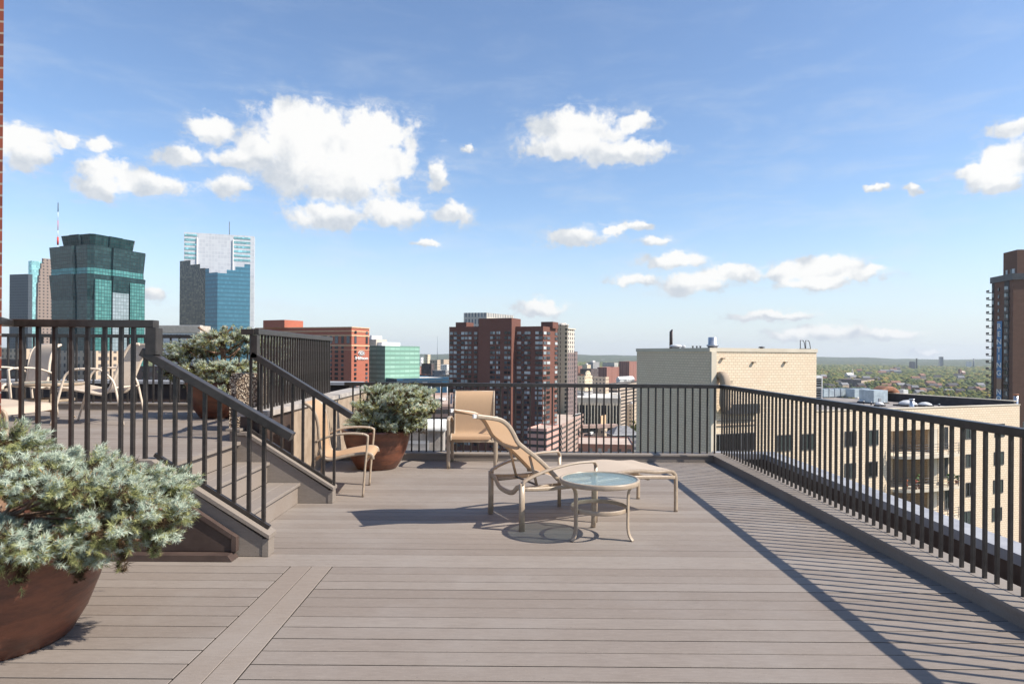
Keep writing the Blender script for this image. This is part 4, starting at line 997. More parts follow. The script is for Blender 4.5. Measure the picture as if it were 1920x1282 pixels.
def blobs(name, P, Rd, sub, seed, matn='canopy', parent=None, squash=0.75):
    V0, F0 = ico(sub); g = np.random.default_rng(seed); n = len(P); nv = len(V0)
    jit = 1 + (g.random((n, nv)) - 0.5) * 0.55
    ang = g.random(n) * 6.28; ca, sa = np.cos(ang), np.sin(ang)
    Vr = np.stack([V0[None, :, 0] * ca[:, None] - V0[None, :, 1] * sa[:, None], V0[None, :, 0] * sa[:, None] + V0[None, :, 1] * ca[:, None], np.repeat(V0[None, :, 2], n, 0)], 2)
    Vv = Vr * jit[:, :, None] * Rd[:, None, None]; Vv[:, :, 2] *= squash; Vv += P[:, None, :]
    Ff = (F0[None] + (np.arange(n) * nv)[:, None, None]).reshape(-1, 3)
    me = bpy.data.meshes.new(name); me.vertices.add(n * nv); me.vertices.foreach_set('co', Vv.ravel())
    me.loops.add(Ff.size); me.loops.foreach_set('vertex_index', Ff.ravel().astype(np.int32)); nf = len(Ff)
    me.polygons.add(nf); me.polygons.foreach_set('loop_start', np.arange(0, nf * 3, 3, dtype=np.int32)); me.polygons.foreach_set('loop_total', np.full(nf, 3, dtype=np.int32))
    me.materials.append(M[matn]); me.update(calc_edges=True)
    o = bpy.data.objects.new(name, me); col.objects.link(o)
    if parent: o.parent = parent
    return o
# ---- small houses among the trees (counted one by one)
hg = random.Random(4)
def house(x, y, ang, l, w_, h, wall, roof, label, group='small houses among the far trees'):
    r = empty('house', (x, y, GZ), ang, label, 'house', group)
    m_ = MB(); m_.box(-l / 2, -w_ / 2, 0, l / 2, w_ / 2, h, wall); m_.build('wall', r)
    m_ = MB(); rh = w_ * 0.42; m_.extr([(-l / 2 - .4, -w_ / 2 - .5, h), (-l / 2 - .4, w_ / 2 + .5, h), (-l / 2 - .4, 0, h + rh)], (l + .8, 0, 0), roof); m_.build('roof', r)
HS_ = []
for i in range(46):
    px = hg.uniform(1538, 1850); py = 690 + 45 * hg.random() ** 0.8
    if hg.random() < 0.35: py = hg.choice([719, 722, 731]) + hg.uniform(-1.5, 1.5)
    Y = (H0 - GZ - 13) * F / (py - HY - S * (px - CX)); HS_.append((X(px, Y), Y))
    big_ = 1 + (Y - 1200) / 2600
    house(X(px, Y), Y, hg.uniform(-0.5, 0.5), hg.uniform(11, 19) * big_, 10 * big_, 12.0 * big_, hg.choice(['tan_small', 'brick_small', 'cream_small', 'grey_small', 'brick_small', 'dark_small']), hg.choice(['shingle', 'dark_roof', 'dark_roof', 'dark_roof', 'rust']), 'small pitched roof house half hidden among the autumn trees')
CLEAR = HS_ + [(X(1583 + q, 2150), 2150) for q in (2, 8, 14, 20)] + [(X(1653 + q, 2600), 2600) for q in (0, 8, 16, 24, 32)] + [(X(1575 + q, 1560), 1560) for q in (0, 15, 30, 45, 60, 72)] + [(X(1800, 2450), 2450)]
CLEAR = np.array(CLEAR)
PP = []; RR = []
gt = np.random.default_rng(5)
r_ = 720.0
while r_ < 5200:
    sp = 9.5 * (r_ / 1000) ** 0.62; na = int(R(100) * r_ / sp)
    az_ = R(-50) + (np.arange(na) + gt.random(na) * 0.9) * (R(100) / na); rad = r_ + (gt.random(na) - 0.5) * sp * 1.2
    x, y_ = rad * np.sin(az_), rad * np.cos(az_); px_ = CX + F * np.tan(az_)
    keep = ((px_ > 1500) | ((px_ > 1040) & (px_ < 1215) & (rad > 900)) | ((px_ > 760) & (px_ < 860) & (rad > 1300)) | (rad > 2600)) & (px_ > -150) & (px_ < 2300)
    cl = np.array([mnoise.noise(Vector((float(a) / 130, float(b) / 130, 0))) for a, b in zip(x, y_)])
    keep &= (cl > -0.33) | (gt.random(na) < 0.35)
    for (hx_, hy_) in CLEAR[np.abs(np.hypot(CLEAR[:, 0], CLEAR[:, 1]) - r_) < 170]:
        hr = math.hypot(hx_, hy_); t1 = (x * hx_ + y_ * hy_) / hr; t2 = np.abs(x * hy_ - y_ * hx_) / hr
        keep &= ~((t1 > hr - 120 * hr / 2000 - 14) & (t1 < hr + 12) & (t2 < 8 + hr / 260))
    n_ = keep.sum(); rr1 = (4.2 + gt.random(n_) * 3.0) * (r_ / 1000) ** 0.5
    PP.append(np.stack([x[keep], y_[keep], GZ + 4.5 + gt.random(n_) * 6.5 + rr1 * 0.2], 1)); RR.append(rr1); r_ += sp * 0.95
PP = np.concatenate(PP); RR = np.concatenate(RR)
dd = np.hypot(PP[:, 0], PP[:, 1]); near = dd < 2000
# a near tree is a cluster of small clumps
Pn, Rn = PP[near], RR[near]; K = 5
off = gt.normal(size=(len(Pn), K, 3)) * (Rn * 0.42)[:, None, None]; off[:, :, 2] *= 0.7
Pc = (Pn[:, None, :] + off).reshape(-1, 3); Rc = (Rn[:, None] * gt.uniform(0.42, 0.68, (len(Pn), K))).ravel()
tag(blobs('woodland', np.concatenate([Pc, PP[~near]]), np.concatenate([Rc, RR[~near]]), 1, 9), kind='stuff')

# ---- far landmarks
r = empty('factory_chimney', (X(1718.6, 3300), 3300, GZ), 0, 'tall dark factory chimney standing on the far plain near the horizon', 'chimney')
m_ = MB(); m_.lathe([(4.5, 0), (3.4, 66), (3.8, 67), (3.8, 70)], (0, 0, 0), 'dark_roof', 16); m_.build('shaft', r)
b = Bl(1706, 1716, 1756, 680.5, 3300, 30); simple('factory', 'long low dark factory at the foot of the far chimney', 'factory', b, 'dark_small', 'white_paint')
b = Bl(1763, 1769, 1774, 671, 4200, 30); simple('office_tower', 'twin slab blue grey block far off near the horizon', 'tower', b, 'slate_tower')
r = empty('factory_chimney', (X(1825.5, 3900), 3900, GZ), 0, 'thin pale far chimney just left of the brown balcony tower', 'chimney')
m_ = MB(); m_.lathe([(4.5, 0), (3.6, 70)], (0, 0, 0), 'slate_tower', 12); m_.build('shaft', r)
b = Bl(1816, 1822, 1848, 680, 3900, 30); simple('factory', 'pale flat shed beside the thin far chimney', 'factory', b, 'white_small', 'white_paint')
# church with steeple
Yc = 2150; r = empty('church', (X(1593, Yc), Yc, GZ), R(20), 'church with pale roof and pointed white steeple among the trees', 'church')
zr = Z(1593, 698.5, Yc) - GZ
m_ = MB(); m_.box(-14, -8, 0, 12, 8, zr - 9, 'cream_small'); m_.build('wall', r)
m_ = MB(); m_.extr([(-14.5, -9, zr - 9), (-14.5, 9, zr - 9), (-14.5, 0, zr)], (27, 0, 0), 'roof_pale'); m_.build('roof', r)
m_ = MB(); m_.box(10, -3, 0, 16, 3, zr + 2, 'stone_pale'); m_.lathe([(3.2, zr + 2), (0.3, zr + 13)], (13, 0, 0), 'stone_pale', 8); m_.build('steeple', r)
Yc = 2600; r = empty('manor', (X(1668, Yc), Yc, GZ), R(-10), 'large grey stone institution with gables among the trees', 'building')
zr = Z(1668, 692, Yc) - GZ
for (x0, x1, hh, mm) in ((-36, 0, zr - 2, 'grey_small'), (0.1, 14, zr, 'brick_small'), (14.1, 42, zr - 3, 'grey_small')):
    m_ = MB(); m_.box(x0, -8, 0, x1, 8, hh - 5, mm); m_.build('wall', r)
    m_ = MB(); m_.extr([(x0, -8.4, hh - 5), (x0, 8.4, hh - 5), (x0, 0, hh)], (x1 - x0, 0, 0), 'shingle'); m_.build('roof', r)
Yc = 2450; r = empty('church', (X(1800, Yc), Yc, GZ), R(15), 'brick church with square pinkish bell tower among the trees', 'church')
zr = Z(1800, 692, Yc) - GZ
m_ = MB(); m_.box(-4, -4, 0, 4, 4, zr, 'brick_small'); m_.build('bell_tower', r)
m_ = MB(); m_.box(4, -7, 0, 20, 7, zr * .62, 'brick_small'); m_.build('wall', r)
m_ = MB(); m_.extr([(4, -7.5, zr * .62), (4, 7.5, zr * .62), (4, 0, zr * .62 + 6)], (16, 0, 0), 'roof_tan'); m_.build('roof', r)
r = empty('radio_mast', (X(820, 3000), 3000, GZ), 0, 'thin lattice radio mast on the horizon left of the brick tower', 'mast')
m_ = MB(); m_.lathe([(1.6, 0), (0.4, Z(820, 630, 3000) - GZ)], (0, 0, 0), 'slate_tower', 6); m_.build('mast', r)
b = Bl(1572, 1615, 1650, 714, 1560, 40); r = simple('warehouse', 'long dark flat roofed block with a tan end wall before the trees', 'building', b, 'dark_small', 'roof_grey', 'tan_small')

# ---- downtown, from left to right
b = Bl(17, 52, 60, 516, 900, 14); simple('office_tower', 'plain slate grey glass slab at the far left of the skyline', 'tower', b, 'slate_tower')
b = Bl(52, 58, 79, 491, 1000, 30); simple('office_tower', 'narrow pale teal glass tower behind the grey slab', 'tower', b, 'teal_pale')
# stepped stone tower
Yd = 800; b = Bl(66, 70, 112, 556, Yd, 35)
r = empty('stone_tower', (b.C.x, b.C.y, GZ), 0, 'tapering brown stone tower with stepped crown left of the green glass tower', 'tower')
place(b.mesh('deco_stone', None, 'roof_grey'), 'wall', r)
for k, (a0, a1, yt) in enumerate(((0.02, 0.98, 530), (0.06, 0.93, 516), (0.11, 0.88, 503), (0.17, 0.82, 493), (0.24, 0.75, 483))):
    m_ = MB(); m_.prism(b.poly(b.tl * a0, b.tl * a1, b.tr * a0, b.tr * a1), b.z if k == 0 else Z(90, (530, 516, 503, 493, 483)[k - 1], Yd), Z(90, yt, Yd), 'deco_stone'); place(m_, 'crown_step', r)
# green flared glass tower
Yg = 450; kk = Yg / F; gx, gy = X(184, Yg + 30), Yg + 30
r = empty('glass_tower', (gx, gy, GZ), 0, 'dark green glass tower with outward flaring tiers', 'tower')
def plan(hw, flare=0.0):
    """square with clipped corners, each side in three shallow folds"""
    th = R(68); pts = []; h = hw; c = hw * 0.13; pr_ = hw * 0.07
    seq = [(-h + c, -h), (-h * 0.30, -h), (-h * 0.28, -h - pr_), (h * 0.28, -h - pr_), (h * 0.30, -h), (h - c, -h)]
    for k in range(4):
        ca, sa = math.cos(th + k * math.pi / 2), math.sin(th + k * math.pi / 2)
        for p in seq: pts.append((gx + p[0] * ca - p[1] * sa, gy + p[0] * sa + p[1] * ca))
    return pts
def tier(hw0, z0, hw1, z1, mt='teal_glass'):
    m_ = MB(); A, B_ = plan(hw0), plan(hw1); n = len(A)
    for k in range(n):
        j = (k + 1) % n; m_.face([(*A[k], z0), (*A[j], z0), (*B_[j], z1), (*B_[k], z1)], mt)
    m_.face([(*p, z1) for p in B_], 'dark_roof'); m_.face([(*p, z0) for p in reversed(A)], 'dark_roof'); return m_
u0 = 0.90 * 88 * kk / 1.27
zz = lambda py: Z(183, py, Yg)
for (h0, y0, h1, y1, mt) in ((0.93, 900, 0.93, 640, 'teal_dark'), (0.93, 640, 0.94, 560, 'teal_dark'), (0.94, 560, 0.99, 512, 'teal_dark'), (0.95, 512, 0.945, 500, 'teal_glass'), (0.945, 500, 0.99, 458, 'teal_dark'), (0.70, 458, 0.76, 434, 'teal_dark')):
    place(tier(u0 * h0, max(GZ, zz(y0)), u0 * h1, zz(y1), mt), 'tier', r)
nd = Vector((math.cos(R(68)) * 0, 0))
for (fa_, wd_, yt_, yb_) in ((0.0, 0.27, 538, 900), (-0.58, 0.26, 522, 900), (0.58, 0.26, 522, 900)):   # sunlit side painted lighter; middle panel a painted reflection of the white tower
    ca, sa = math.cos(R(68)), math.sin(R(68)); h = u0 * 0.945 * 1.07 + u0 * 0.012
    pts = [((fa_ - wd_) * u0, -h), ((fa_ + wd_) * u0, -h)]
    P_ = [(gx + p[0] * ca - p[1] * sa, gy + p[0] * sa + p[1] * ca) for p in pts]
    m_ = MB(); m_.extr([(*P_[0], GZ), (*P_[1], GZ), (*P_[1], zz(yt_)), (*P_[0], zz(yt_))], (-sa * 0.8, ca * 0.8, 0), 'pale_reflection' if fa_ == 0 else 'teal_glass'); place(m_, 'lit_side_panel', r)
# antenna mast on its shoulder
mx_, my_ = X(107, gy), gy
r = empty('radio_mast', (mx_, my_, zz(458)), 0, 'slender antenna mast with red and white bands rising behind the green tower', 'mast')
zt_ = zz(361) - zz(458)
for (a, b2, rr2, mm, nm) in ((0, .12, .20, 'white_paint', 'section'), (.12, .28, .62, 'red_paint', 'section'), (.28, .42, .16, 'white_paint', 'section'), (.42, .62, .22, 'red_paint', 'section'), (.62, .8, .14, 'white_paint', 'section'), (.8, .97, .3, 'slate_tower', 'section'), (.97, 1.0, .18, 'steel_dark', 'tip')):
    m_ = MB(); m_.lathe([(rr2, a * zt_), (rr2, b2 * zt_)], (0, 0, 0), mm, 8); m_.build(nm, r)
# white slab with stepped blue glass front
Yw = 700; bw = Bl(343.5, 475.5, 476, 445, Yw, -19, tr=16)
r = empty('slab_tower', (bw.C.x, bw.C.y, GZ), 0, 'white slab skyscraper with a stepped blue glass front', 'tower')
place(bw.mesh('white_grid', None, 'white_paint', z1=Z(474, 443, Yw)), 'wall', r)
nl = nrm_of(bw, 'l')
for (c0, c1, y0, y1) in ((345, 368, 446, 489), (437, 468, 446, 498)):
    pa, _ = bw.facept('l', c0, y0); pb, _ = bw.facept('l', c1, y0)
    for k in range(6):
        zt2 = Z(440, y0 + k * 8.2, Yw); m_ = MB(); q = nl * 0.3
        m_.extr([Vector((pa.x, pa.y, zt2 - 2.2)) + q, Vector((pb.x, pb.y, zt2 - 2.2)) + q, Vector((pb.x, pb.y, zt2)) + q, Vector((pa.x, pa.y, zt2)) + q], -nl * 0.4, 'teal_pale'); place(m_, 'window', r)
for c0 in (368.5, 436):
    pa, _ = bw.facept('l', c0, 500); m_ = MB(); m_.box(pa.x - .4, pa.y - 1.2, GZ, pa.x + .4, pa.y + .3, bw.z - 4, 'white_paint'); place(m_, 'fin', r)
# front volume: corner at px 407
Yv = 612; Cv = cxy(407, Yv); thv = R(28)
dl_ = Vector((-math.cos(thv), math.sin(thv))); dr_ = Vector((math.cos(R(24)), math.sin(R(24))))
def step(px0, px1, dv, ytop, mt):
    a = Cv + dv * hit(Cv, dv, px0); b2 = Cv + dv * hit(Cv, dv, px1)
    if a.x > b2.x: a, b2 = b2, a
    k1, k2 = (Yw + 6) / a.y, (Yw + 6) / b2.y
    k1, k2 = (Yw - 8) / a.y, (Yw - 8) / b2.y
    m_ = MB(); m_.prism([tuple(a), tuple(b2), (b2.x * k2, Yw - 8), (a.x * k1, Yw - 8)], GZ, Z(407, ytop, (a.y + b2.y) / 2), mt, 'steel_dark'); place(m_, 'glass_step', r)
for (p0, p1, yt, mt) in ((336, 356, 489, 'dark_reflection'), (356, 374, 496, 'dark_reflection'), (374, 384, 503, 'dark_reflection'), (384, 391, 503.5, 'blue_glass'), (391, 407, 511, 'blue_glass')): step(p0, p1, dl_, yt, mt)
for (p0, p1, yt) in ((407, 424, 512), (424, 440, 506), (440, 457, 500), (457, 468, 495)): step(p0, p1, dr_, yt, 'blue_glass')
m_ = MB(); p = W(430, 440, Yw + 8); m_.tube([(p.x, p.y, p.z - 4), (p.x, p.y, p.z + 14)], 0.35, 'steel_dark', 6); place(m_, 'antenna', r)
# white office behind the railing
b = Bl(288, 374, 380, 612, 330, 10); r = simple('office_block', 'white office block with ribbon windows right of the green glass tower', 'office', b, 'white_office', 'roof_pale')
m_ = MB(); m_.prism(b.poly(-0.6, b.tl + 1, -0.6, 8), Z(340, 623, 330), b.z + 0.4, 'concrete'); place(m_, 'cornice', r)
b = Bl(225, 372, 384, 690, 240, 12); simple('podium', 'low dark podium roof below the white office', 'building', b, 'dark_small', 'dark_roof')
b = Bl(60, 180, 225, 660, 300, 25); simple('office_block', 'low gridded block at the foot of the green tower', 'office', b, 'tan_small')
b = Bl(-60, 40, 60, 656, 380, 20); simple('office_block', 'low orange tan block behind the leftmost pale chair', 'building', b, 'tan_small', 'roof_tan')
b = Bl(-200, 62, 80, 676, 280, 20); simple('office_block', 'dark low block below the orange tan block', 'building', b, 'dark_small', 'dark_roof')

# red brick hotel with round emblem and sign
bh = Bl(478, 659, 692, 613, 400, 22)
r = empty('hotel', (bh.C.x, bh.C.y, GZ), 0, 'orange red brick hotel block with a round emblem and white sign', 'hotel')
place(bh.mesh('orange_brick', None, 'roof_grey'), 'wall', r)
zq = lambda py: Z(659, py, 400)
for (ya, yb2) in ((619.5, 621.3), (627.5, 630), (646.3, 648.8), (655.2, 656.0)):
    m_ = MB(); m_.prism(bh.poly(-0.25, bh.tl, -0.25, bh.tr + .25), zq(yb2), zq(ya), 'cream_small'); 
    m_.mats[0] = 'orange_tan'; place(m_, 'band_course', r)
m_ = MB(); m_.prism(bh.poly(-0.4, bh.tl, -0.4, bh.tr + .4), zq(614.2), zq(612.5), 'orange_tan'); place(m_, 'cornice', r)
rows_a = [622.0]; tall = [631.5]; rows_b = [650.8] + [659 + 8.35 * k for k in range(14)]
q = []
cr_ = [(664, 668), (685.3, 689)]
cl_ = [(505, 508.5), (519, 522.5), (533, 536.5), (547, 550.5), (561, 564.5), (575, 578.5), (588, 591.5), (600, 603.5), (609, 612.5), (618.5, 622.5), (628, 634), (640, 644.5)]
for cc in (cr_, ): 
    q += grid(bh, 'r', cc, rows_a, 5.2) + grid(bh, 'r', cc, tall, 14.2) + grid(bh, 'r', [cc[0]], rows_b, 5.0) + grid(bh, 'r', [cc[1]], [rows_b[0]] + rows_b[4:], 5.0)
q += grid(bh, 'l', cl_ + [(650, 655.5)], tall, 14.2) + grid(bh, 'l', cl_, rows_b, 5.2)
windows(r, q, 0.25, mats=('win_dark', 'win_dark', 'win_dark', 'win_mid'))
# emblem
nr_ = nrm_of(bh, 'r'); dr3 = Vector((bh.dr.x, bh.dr.y, 0))
pe, _ = bh.facept('r', 677, 662); 
sc_ = 400 / F
def disc(c, rad, thick, mt, n=28, inner=0):
    m_ = MB()
    up = Vector((0, 0, 1))
    if inner:
        for k in range(n):
            a0, a1 = 2 * math.pi * k / n, 2 * math.pi * (k + 1) / n
            f = lambda a, r2: c + nr_ * thick + dr3 * (math.cos(a) * r2 * 2.2) + up * (math.sin(a) * r2)
            m_.extr([f(a0, inner), f(a0, rad), f(a1, rad), f(a1, inner)], -nr_ * thick * 0.9, mt)
    else:
        m_.extr([c + nr_ * thick + dr3 * (math.cos(2 * math.pi * k / n) * rad * 2.2) + up * (math.sin(2 * math.pi * k / n) * rad) for k in range(n)], -nr_ * thick * 0.9, mt)
    return m_
place(disc(pe, 4.6 * sc_, 0.5, 'white_paint'), 'emblem', r)
place(disc(pe, 4.0 * sc_, 0.62, 'steel_dark', inner=3.0 * sc_), 'emblem_ring', r)
# the H mark: two uprights joined by a sweep
m_ = MB()
for (x0, x1, z0, z1) in ((-1.5, -0.9, -1.8, 0.2), (0.5, 1.1, -1.8, 1.6), (-1.5, 1.1, -0.9, -0.3), (-0.9, -0.2, 0.2, 1.0), (-0.2, 0.5, 0.9, 1.7)):
    a = pe + nr_ * 0.68 + dr3 * x0 * sc_ * 2.2 + Vector((0, 0, z0 * sc_)); b2 = pe + nr_ * 0.68 + dr3 * x1 * sc_ * 2.2 + Vector((0, 0, z0 * sc_)); hh = Vector((0, 0, (z1 - z0) * sc_))
    m_.extr([a, b2, b2 + hh, a + hh], -nr_ * 0.15, 'steel_dark')
place(m_, 'emblem_mark', r)
def text_part(txt, root, c, rx, rup, size, mt, name, depth=0.1, xs=1.0):
    cu = bpy.data.curves.new('t', 'FONT'); cu.body = txt; cu.size = size; cu.extrude = depth; cu.align_x = 'CENTER'; cu.align_y = 'CENTER'; cu.offset = size * 0.015
    to = bpy.data.objects.new('t', cu); col.objects.link(to); dg = bpy.context.evaluated_depsgraph_get()
    me = bpy.data.meshes.new_from_object(to.evaluated_get(dg)); bpy.data.objects.remove(to)
    me.materials.clear(); me.materials.append(M[mt]); o = bpy.data.objects.new(name, me); col.objects.link(o)
    rx = Vector(rx).normalized(); rup = Vector(rup).normalized(); nz = rx.cross(rup)
    mtx = Matrix((( *rx,), (*rup,), (*nz,))).transposed().to_4x4(); mtx = mtx @ Matrix.Diagonal((xs, 1, 1, 1))
    me.transform(Matrix.Translation(Vector(c) - root.location) @ mtx); o.parent = root; return o
pe2, _ = bh.facept('r', 677, 671.5)
text_part('Hilton', r, pe2 + nr_ * 0.5, dr3, (0, 0, 1), 8.2 * sc_, 'white_paint', 'sign_lettering', 0.2, 2.0)
bp_ = Bl(493, 533, 568, 599.5, 415, 28); m_ = bp_.mesh('orange_brick', None, 'roof_grey', z0=bh.z); place(m_, 'penthouse', r)

# green glass office, white plant rooms
bg_ = Bl(680, 722, 787, 650.3, 430, 38)
r = simple('office_block', 'green glass office block with white plant rooms on its roof', 'office', bg_, 'green_office', 'roof_pale')
for (pl, pc, pr_, yt, dY, mt) in ((680, 697, 716, 629, 20, 'white_paint'), (690, 705, 725, 636, 14, 'concrete'), (700, 716, 750, 641.5, 12, 'white_paint')):
    bb = Bl(pl, pc, pr_, yt, 430 + dY, 38); place(bb.mesh(mt, None, 'white_paint', z0=bg_.z), 'plant_room', r)
# blue low building and parking deck
b = Bl(690, 744, 862, 712, 420, 50); simple('office_block', 'low dark blue glass building behind the near spruce pot', 'office', b, 'blue_low', 'roof_pale')
b = Bl(700, 738, 745, 722, 400, 20); simple('office_block', 'small tan block with white end wall below the green office', 'building', b, 'tan_small', 'roof_tan', 'white_paint')
r = empty('parking_ramp', (X(800, 290), 290, GZ), 0, 'parking ramp with a sunlit pinkish top deck and lamp posts left of the brick tower', 'parking ramp')
zdk = Z(810, 764, 262)
Pd = [(X(700, 262), 262), (X(850, 268), 268), (X(850, 345), 345), (X(735, 335), 335)]
m_ = MB(); m_.prism(Pd, GZ, zdk, 'garage_dark', 'roof_tan'); place(m_, 'deck_levels', r)
for k in range(4):
    j = (k + 1) % 4
    dv = (Vector(Pd[j]) - Vector(Pd[k])); L_ = dv.length; dv.normalize(); m_ = MB(); m_.obox(Pd[k], dv, L_, 0.25, zdk, zdk + 1.1, 'pink_conc'); place(m_, 'parapet', r)
for (px, Y) in ((778, 325), (797, 330), (809, 318), (826.5, 326), (839, 300), (770, 290)):
    lr = empty('lamp_post', (X(px, Y), Y, zdk), 0, 'twin headed lamp post on the pinkish parking deck', 'lamp post', 'lamp posts on the parking deck')
    m_ = MB(); m_.tube([(0, 0, 0), (0, 0, 7.0)], 0.16, 'white_paint', 6); m_.build('pole', lr)
    m_ = MB(); m_.box(-1.2, -.2, 6.9, 1.2, .2, 7.15, 'white_paint'); m_.build('lamp_head', lr)
for (px, Y, ln_) in ((812, 285, 4.5), (823, 292, 4.5), (831, 300, 4.5), (795, 300, 4.5)):
    cr2 = empty('parked_car', (X(px, Y), Y, zdk + 0.01), R(rw.uniform(20, 60)), 'tiny car parked on the sunlit parking deck', 'car', 'cars on the parking deck')
    m_ = MB(); m_.extr([(-2.2, -.9, .35), (2.2, -.9, .35), (2.2, -.9, .85), (1.2, -.9, .95), (.6, -.9, 1.45), (-1.2, -.9, 1.45), (-2.1, -.9, .95)], (0, 1.8, 0), rw.choice(['white_paint', 'steel_dark', 'steel'])); m_.build('body', cr2)
# distant blocks between the green office and the brick tower
for (pl, pc, pr_, yt, Y, mt, lab, rf) in (
    (784, 789, 794, 672, 760, 'white_small', 'narrow white sided block at the edge of the green office', 'roof_tan'),
    (796, 802, 807, 667, 900, 'cream_small', 'slim cream block standing highest in the far gap', 'roof_tan'),
    (790, 809, 814, 684, 640, 'dark_small', 'dark brown block with small roof house in the far gap', 'dark_roof'),
    (806, 820, 826, 677, 820, 'tan_small', 'tan brick block behind the dark brown block', 'roof_tan'),
    (811, 836, 852, 697, 600, 'grey_small', 'pale grey block with many windows left of the brick tower', 'roof_pale'),
    (820, 838, 850, 686, 900, 'white_small', 'low white roofed block beyond the pale grey one', 'roof_pale'),
    (783, 797, 806, 704, 560, 'brick_small', 'small orange block just above the far railing', 'roof_tan'),
    (700, 760, 800, 690, 700, 'brick_small', 'brick block behind the green office', 'roof_grey'),
    (824, 832, 843, 676, 1500, 'tan_small', 'small tan block among far trees left of the tower', 'roof_tan')):
    simple('city_block', lab, 'building', Bl(pl, pc, pr_, yt, Y, rw.choice([20, 28, 35])), mt, rf)

# ---- brown brick apartment tower in the middle
YT = 350; bA = Bl(950, 1018, 1045, 612, YT, 24)
r = empty('apartment_tower', (bA.C.x, bA.C.y, GZ), 0, 'wide dark red brick apartment tower in the middle of the view', 'tower')
place(bA.mesh('red_brick', None, 'dark_roof', z1=Z(1018, 611.5, YT)), 'right_wing', r)
def off_bl(pl, pc, pr_, yt, proud):
    """sub-block whose left face is parallel to and proud of the right wing's left face"""
    p, t_ = bA.facept('l', pc, 640); n = nrm_of(bA, 'l'); C = Vector((p.x, p.y)) + Vector((n.x, n.y)) * proud
    k = C.y; b2 = Bl(pl, pc, pr_, yt, k, 24); return b2
bB = off_bl(897, 959, 976, 596, 6); bC = off_bl(842, 903, 915, 612, 1.5)
place(bB.mesh('red_brick', None, 'dark_roof'), 'central_block', r)
place(bC.mesh('red_brick', None, 'dark_roof'), 'left_wing', r)
for (bb, pl, pc, pr_, yt, dY) in ((bA, 1014, 1036, 1038, 603, 9), (bC, 854, 874, 882, 604, 8)):
    b2 = Bl(pl, pc, pr_, yt, bb.Y + dY, 24, tr=9); place(b2.mesh('red_brick', None, 'dark_roof', z0=bb.z - 0.5), 'penthouse', r)
rows = [620.8 + 9.41 * k for k in range(24)]
q = grid(bA, 'l', [(969.5, 977), (983.7, 989), (989.3, 994.5), (1004, 1010), (1010.3, 1017)], rows, 5.2) + grid(bA, 'r', [(1018.6, 1023.4), (1025, 1030.6), (1040, 1044.3)], rows, 5.2)
sb = bB.Y / YT; rows_ = rows
def rows_for(b2): return [664 + (y_ - 664) * YT / b2.Y for y_ in rows]
q += grid(bB, 'l', [(919.4, 923.8), (924.2, 928), (931, 934), (935.2, 937.6), (945.8, 951), (952.5, 956.6)], rows_for(bB), 5.2)
q += grid(bC, 'l', [(843.6, 849), (851, 856.6), (865, 870.6), (872, 876.7), (878.8, 884), (889.3, 895)], rows_for(bC), 5.2)
windows(r, q, 0.3, mats=('win_dark', 'win_dark', 'win_mid', 'win_mid', 'win_pale', 'win_pale', 'win_white'))
for zrow in (rows[0],): pass
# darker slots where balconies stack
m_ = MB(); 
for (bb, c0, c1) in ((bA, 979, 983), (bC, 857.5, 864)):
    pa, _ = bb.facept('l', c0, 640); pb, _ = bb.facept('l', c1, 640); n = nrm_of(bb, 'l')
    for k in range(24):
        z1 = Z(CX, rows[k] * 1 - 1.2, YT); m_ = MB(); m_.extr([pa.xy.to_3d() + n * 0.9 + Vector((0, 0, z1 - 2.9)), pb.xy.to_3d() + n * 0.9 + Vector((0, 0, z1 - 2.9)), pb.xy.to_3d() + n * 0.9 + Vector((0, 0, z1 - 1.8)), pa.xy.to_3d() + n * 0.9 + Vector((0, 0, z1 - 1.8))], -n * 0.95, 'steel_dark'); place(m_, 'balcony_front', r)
# pale crowned tower behind
b = Bl(870, 942, 962, 588, 520, 32); r = empty('office_tower', (b.C.x, b.C.y, GZ), 0, 'pale ribbed tower top showing behind the dark red apartment tower', 'tower')
m_ = MB(); m_.prism([tuple(cxy(869, 510)), tuple(cxy(912, 505)), tuple(cxy(962, 540)), tuple(cxy(930, 575))], GZ, Z(870, 586.5, 510), 'white_slots', 'roof_pale'); place(m_, 'wall', r)
# cream and mauve condominium
b = Bl(1030, 1064, 1077, 617, 470, 30); r = empty('condo_tower', (b.C.x, b.C.y, GZ), 0, 'cream topped condominium tower with mauve lower floors right of the red tower', 'tower')
zm = Z(1060, 661, 470)
place(b.mesh('condo_mauve', z1=zm), 'lower_floors', r); m_ = MB(); m_.prism(b.poly(0.02, b.tl, 0.02, b.tr), zm, b.z, 'condo_cream', 'roof_grey'); place(m_, 'upper_floors', r)
m_ = MB(); m_.prism(b.poly(-0.8, b.tl, -0.8, b.tr + 0.8), b.z, b.z + 0.7, 'stone_pale'); place(m_, 'cornice', r)
p = b.C + b.dl * 3 + b.dr * 3
m_ = MB(); m_.lathe([(4.0, GZ), (4.0, b.z + 2.2), (4.6, b.z + 2.4), (4.6, b.z + 3.2), (3.0, b.z + 3.6), (2.6, b.z + 4.3)], (b.C.x - 3.5, b.C.y + 1.6, 0), 'condo_cream', 12); place(m_, 'corner_turret', r)
b = Bl(1066, 1078, 1083, 661, 500, 30); simple('condo_tower', 'lower mauve wing on the right of the cream topped condominium', 'tower', b, 'condo_mauve', 'roof_grey')

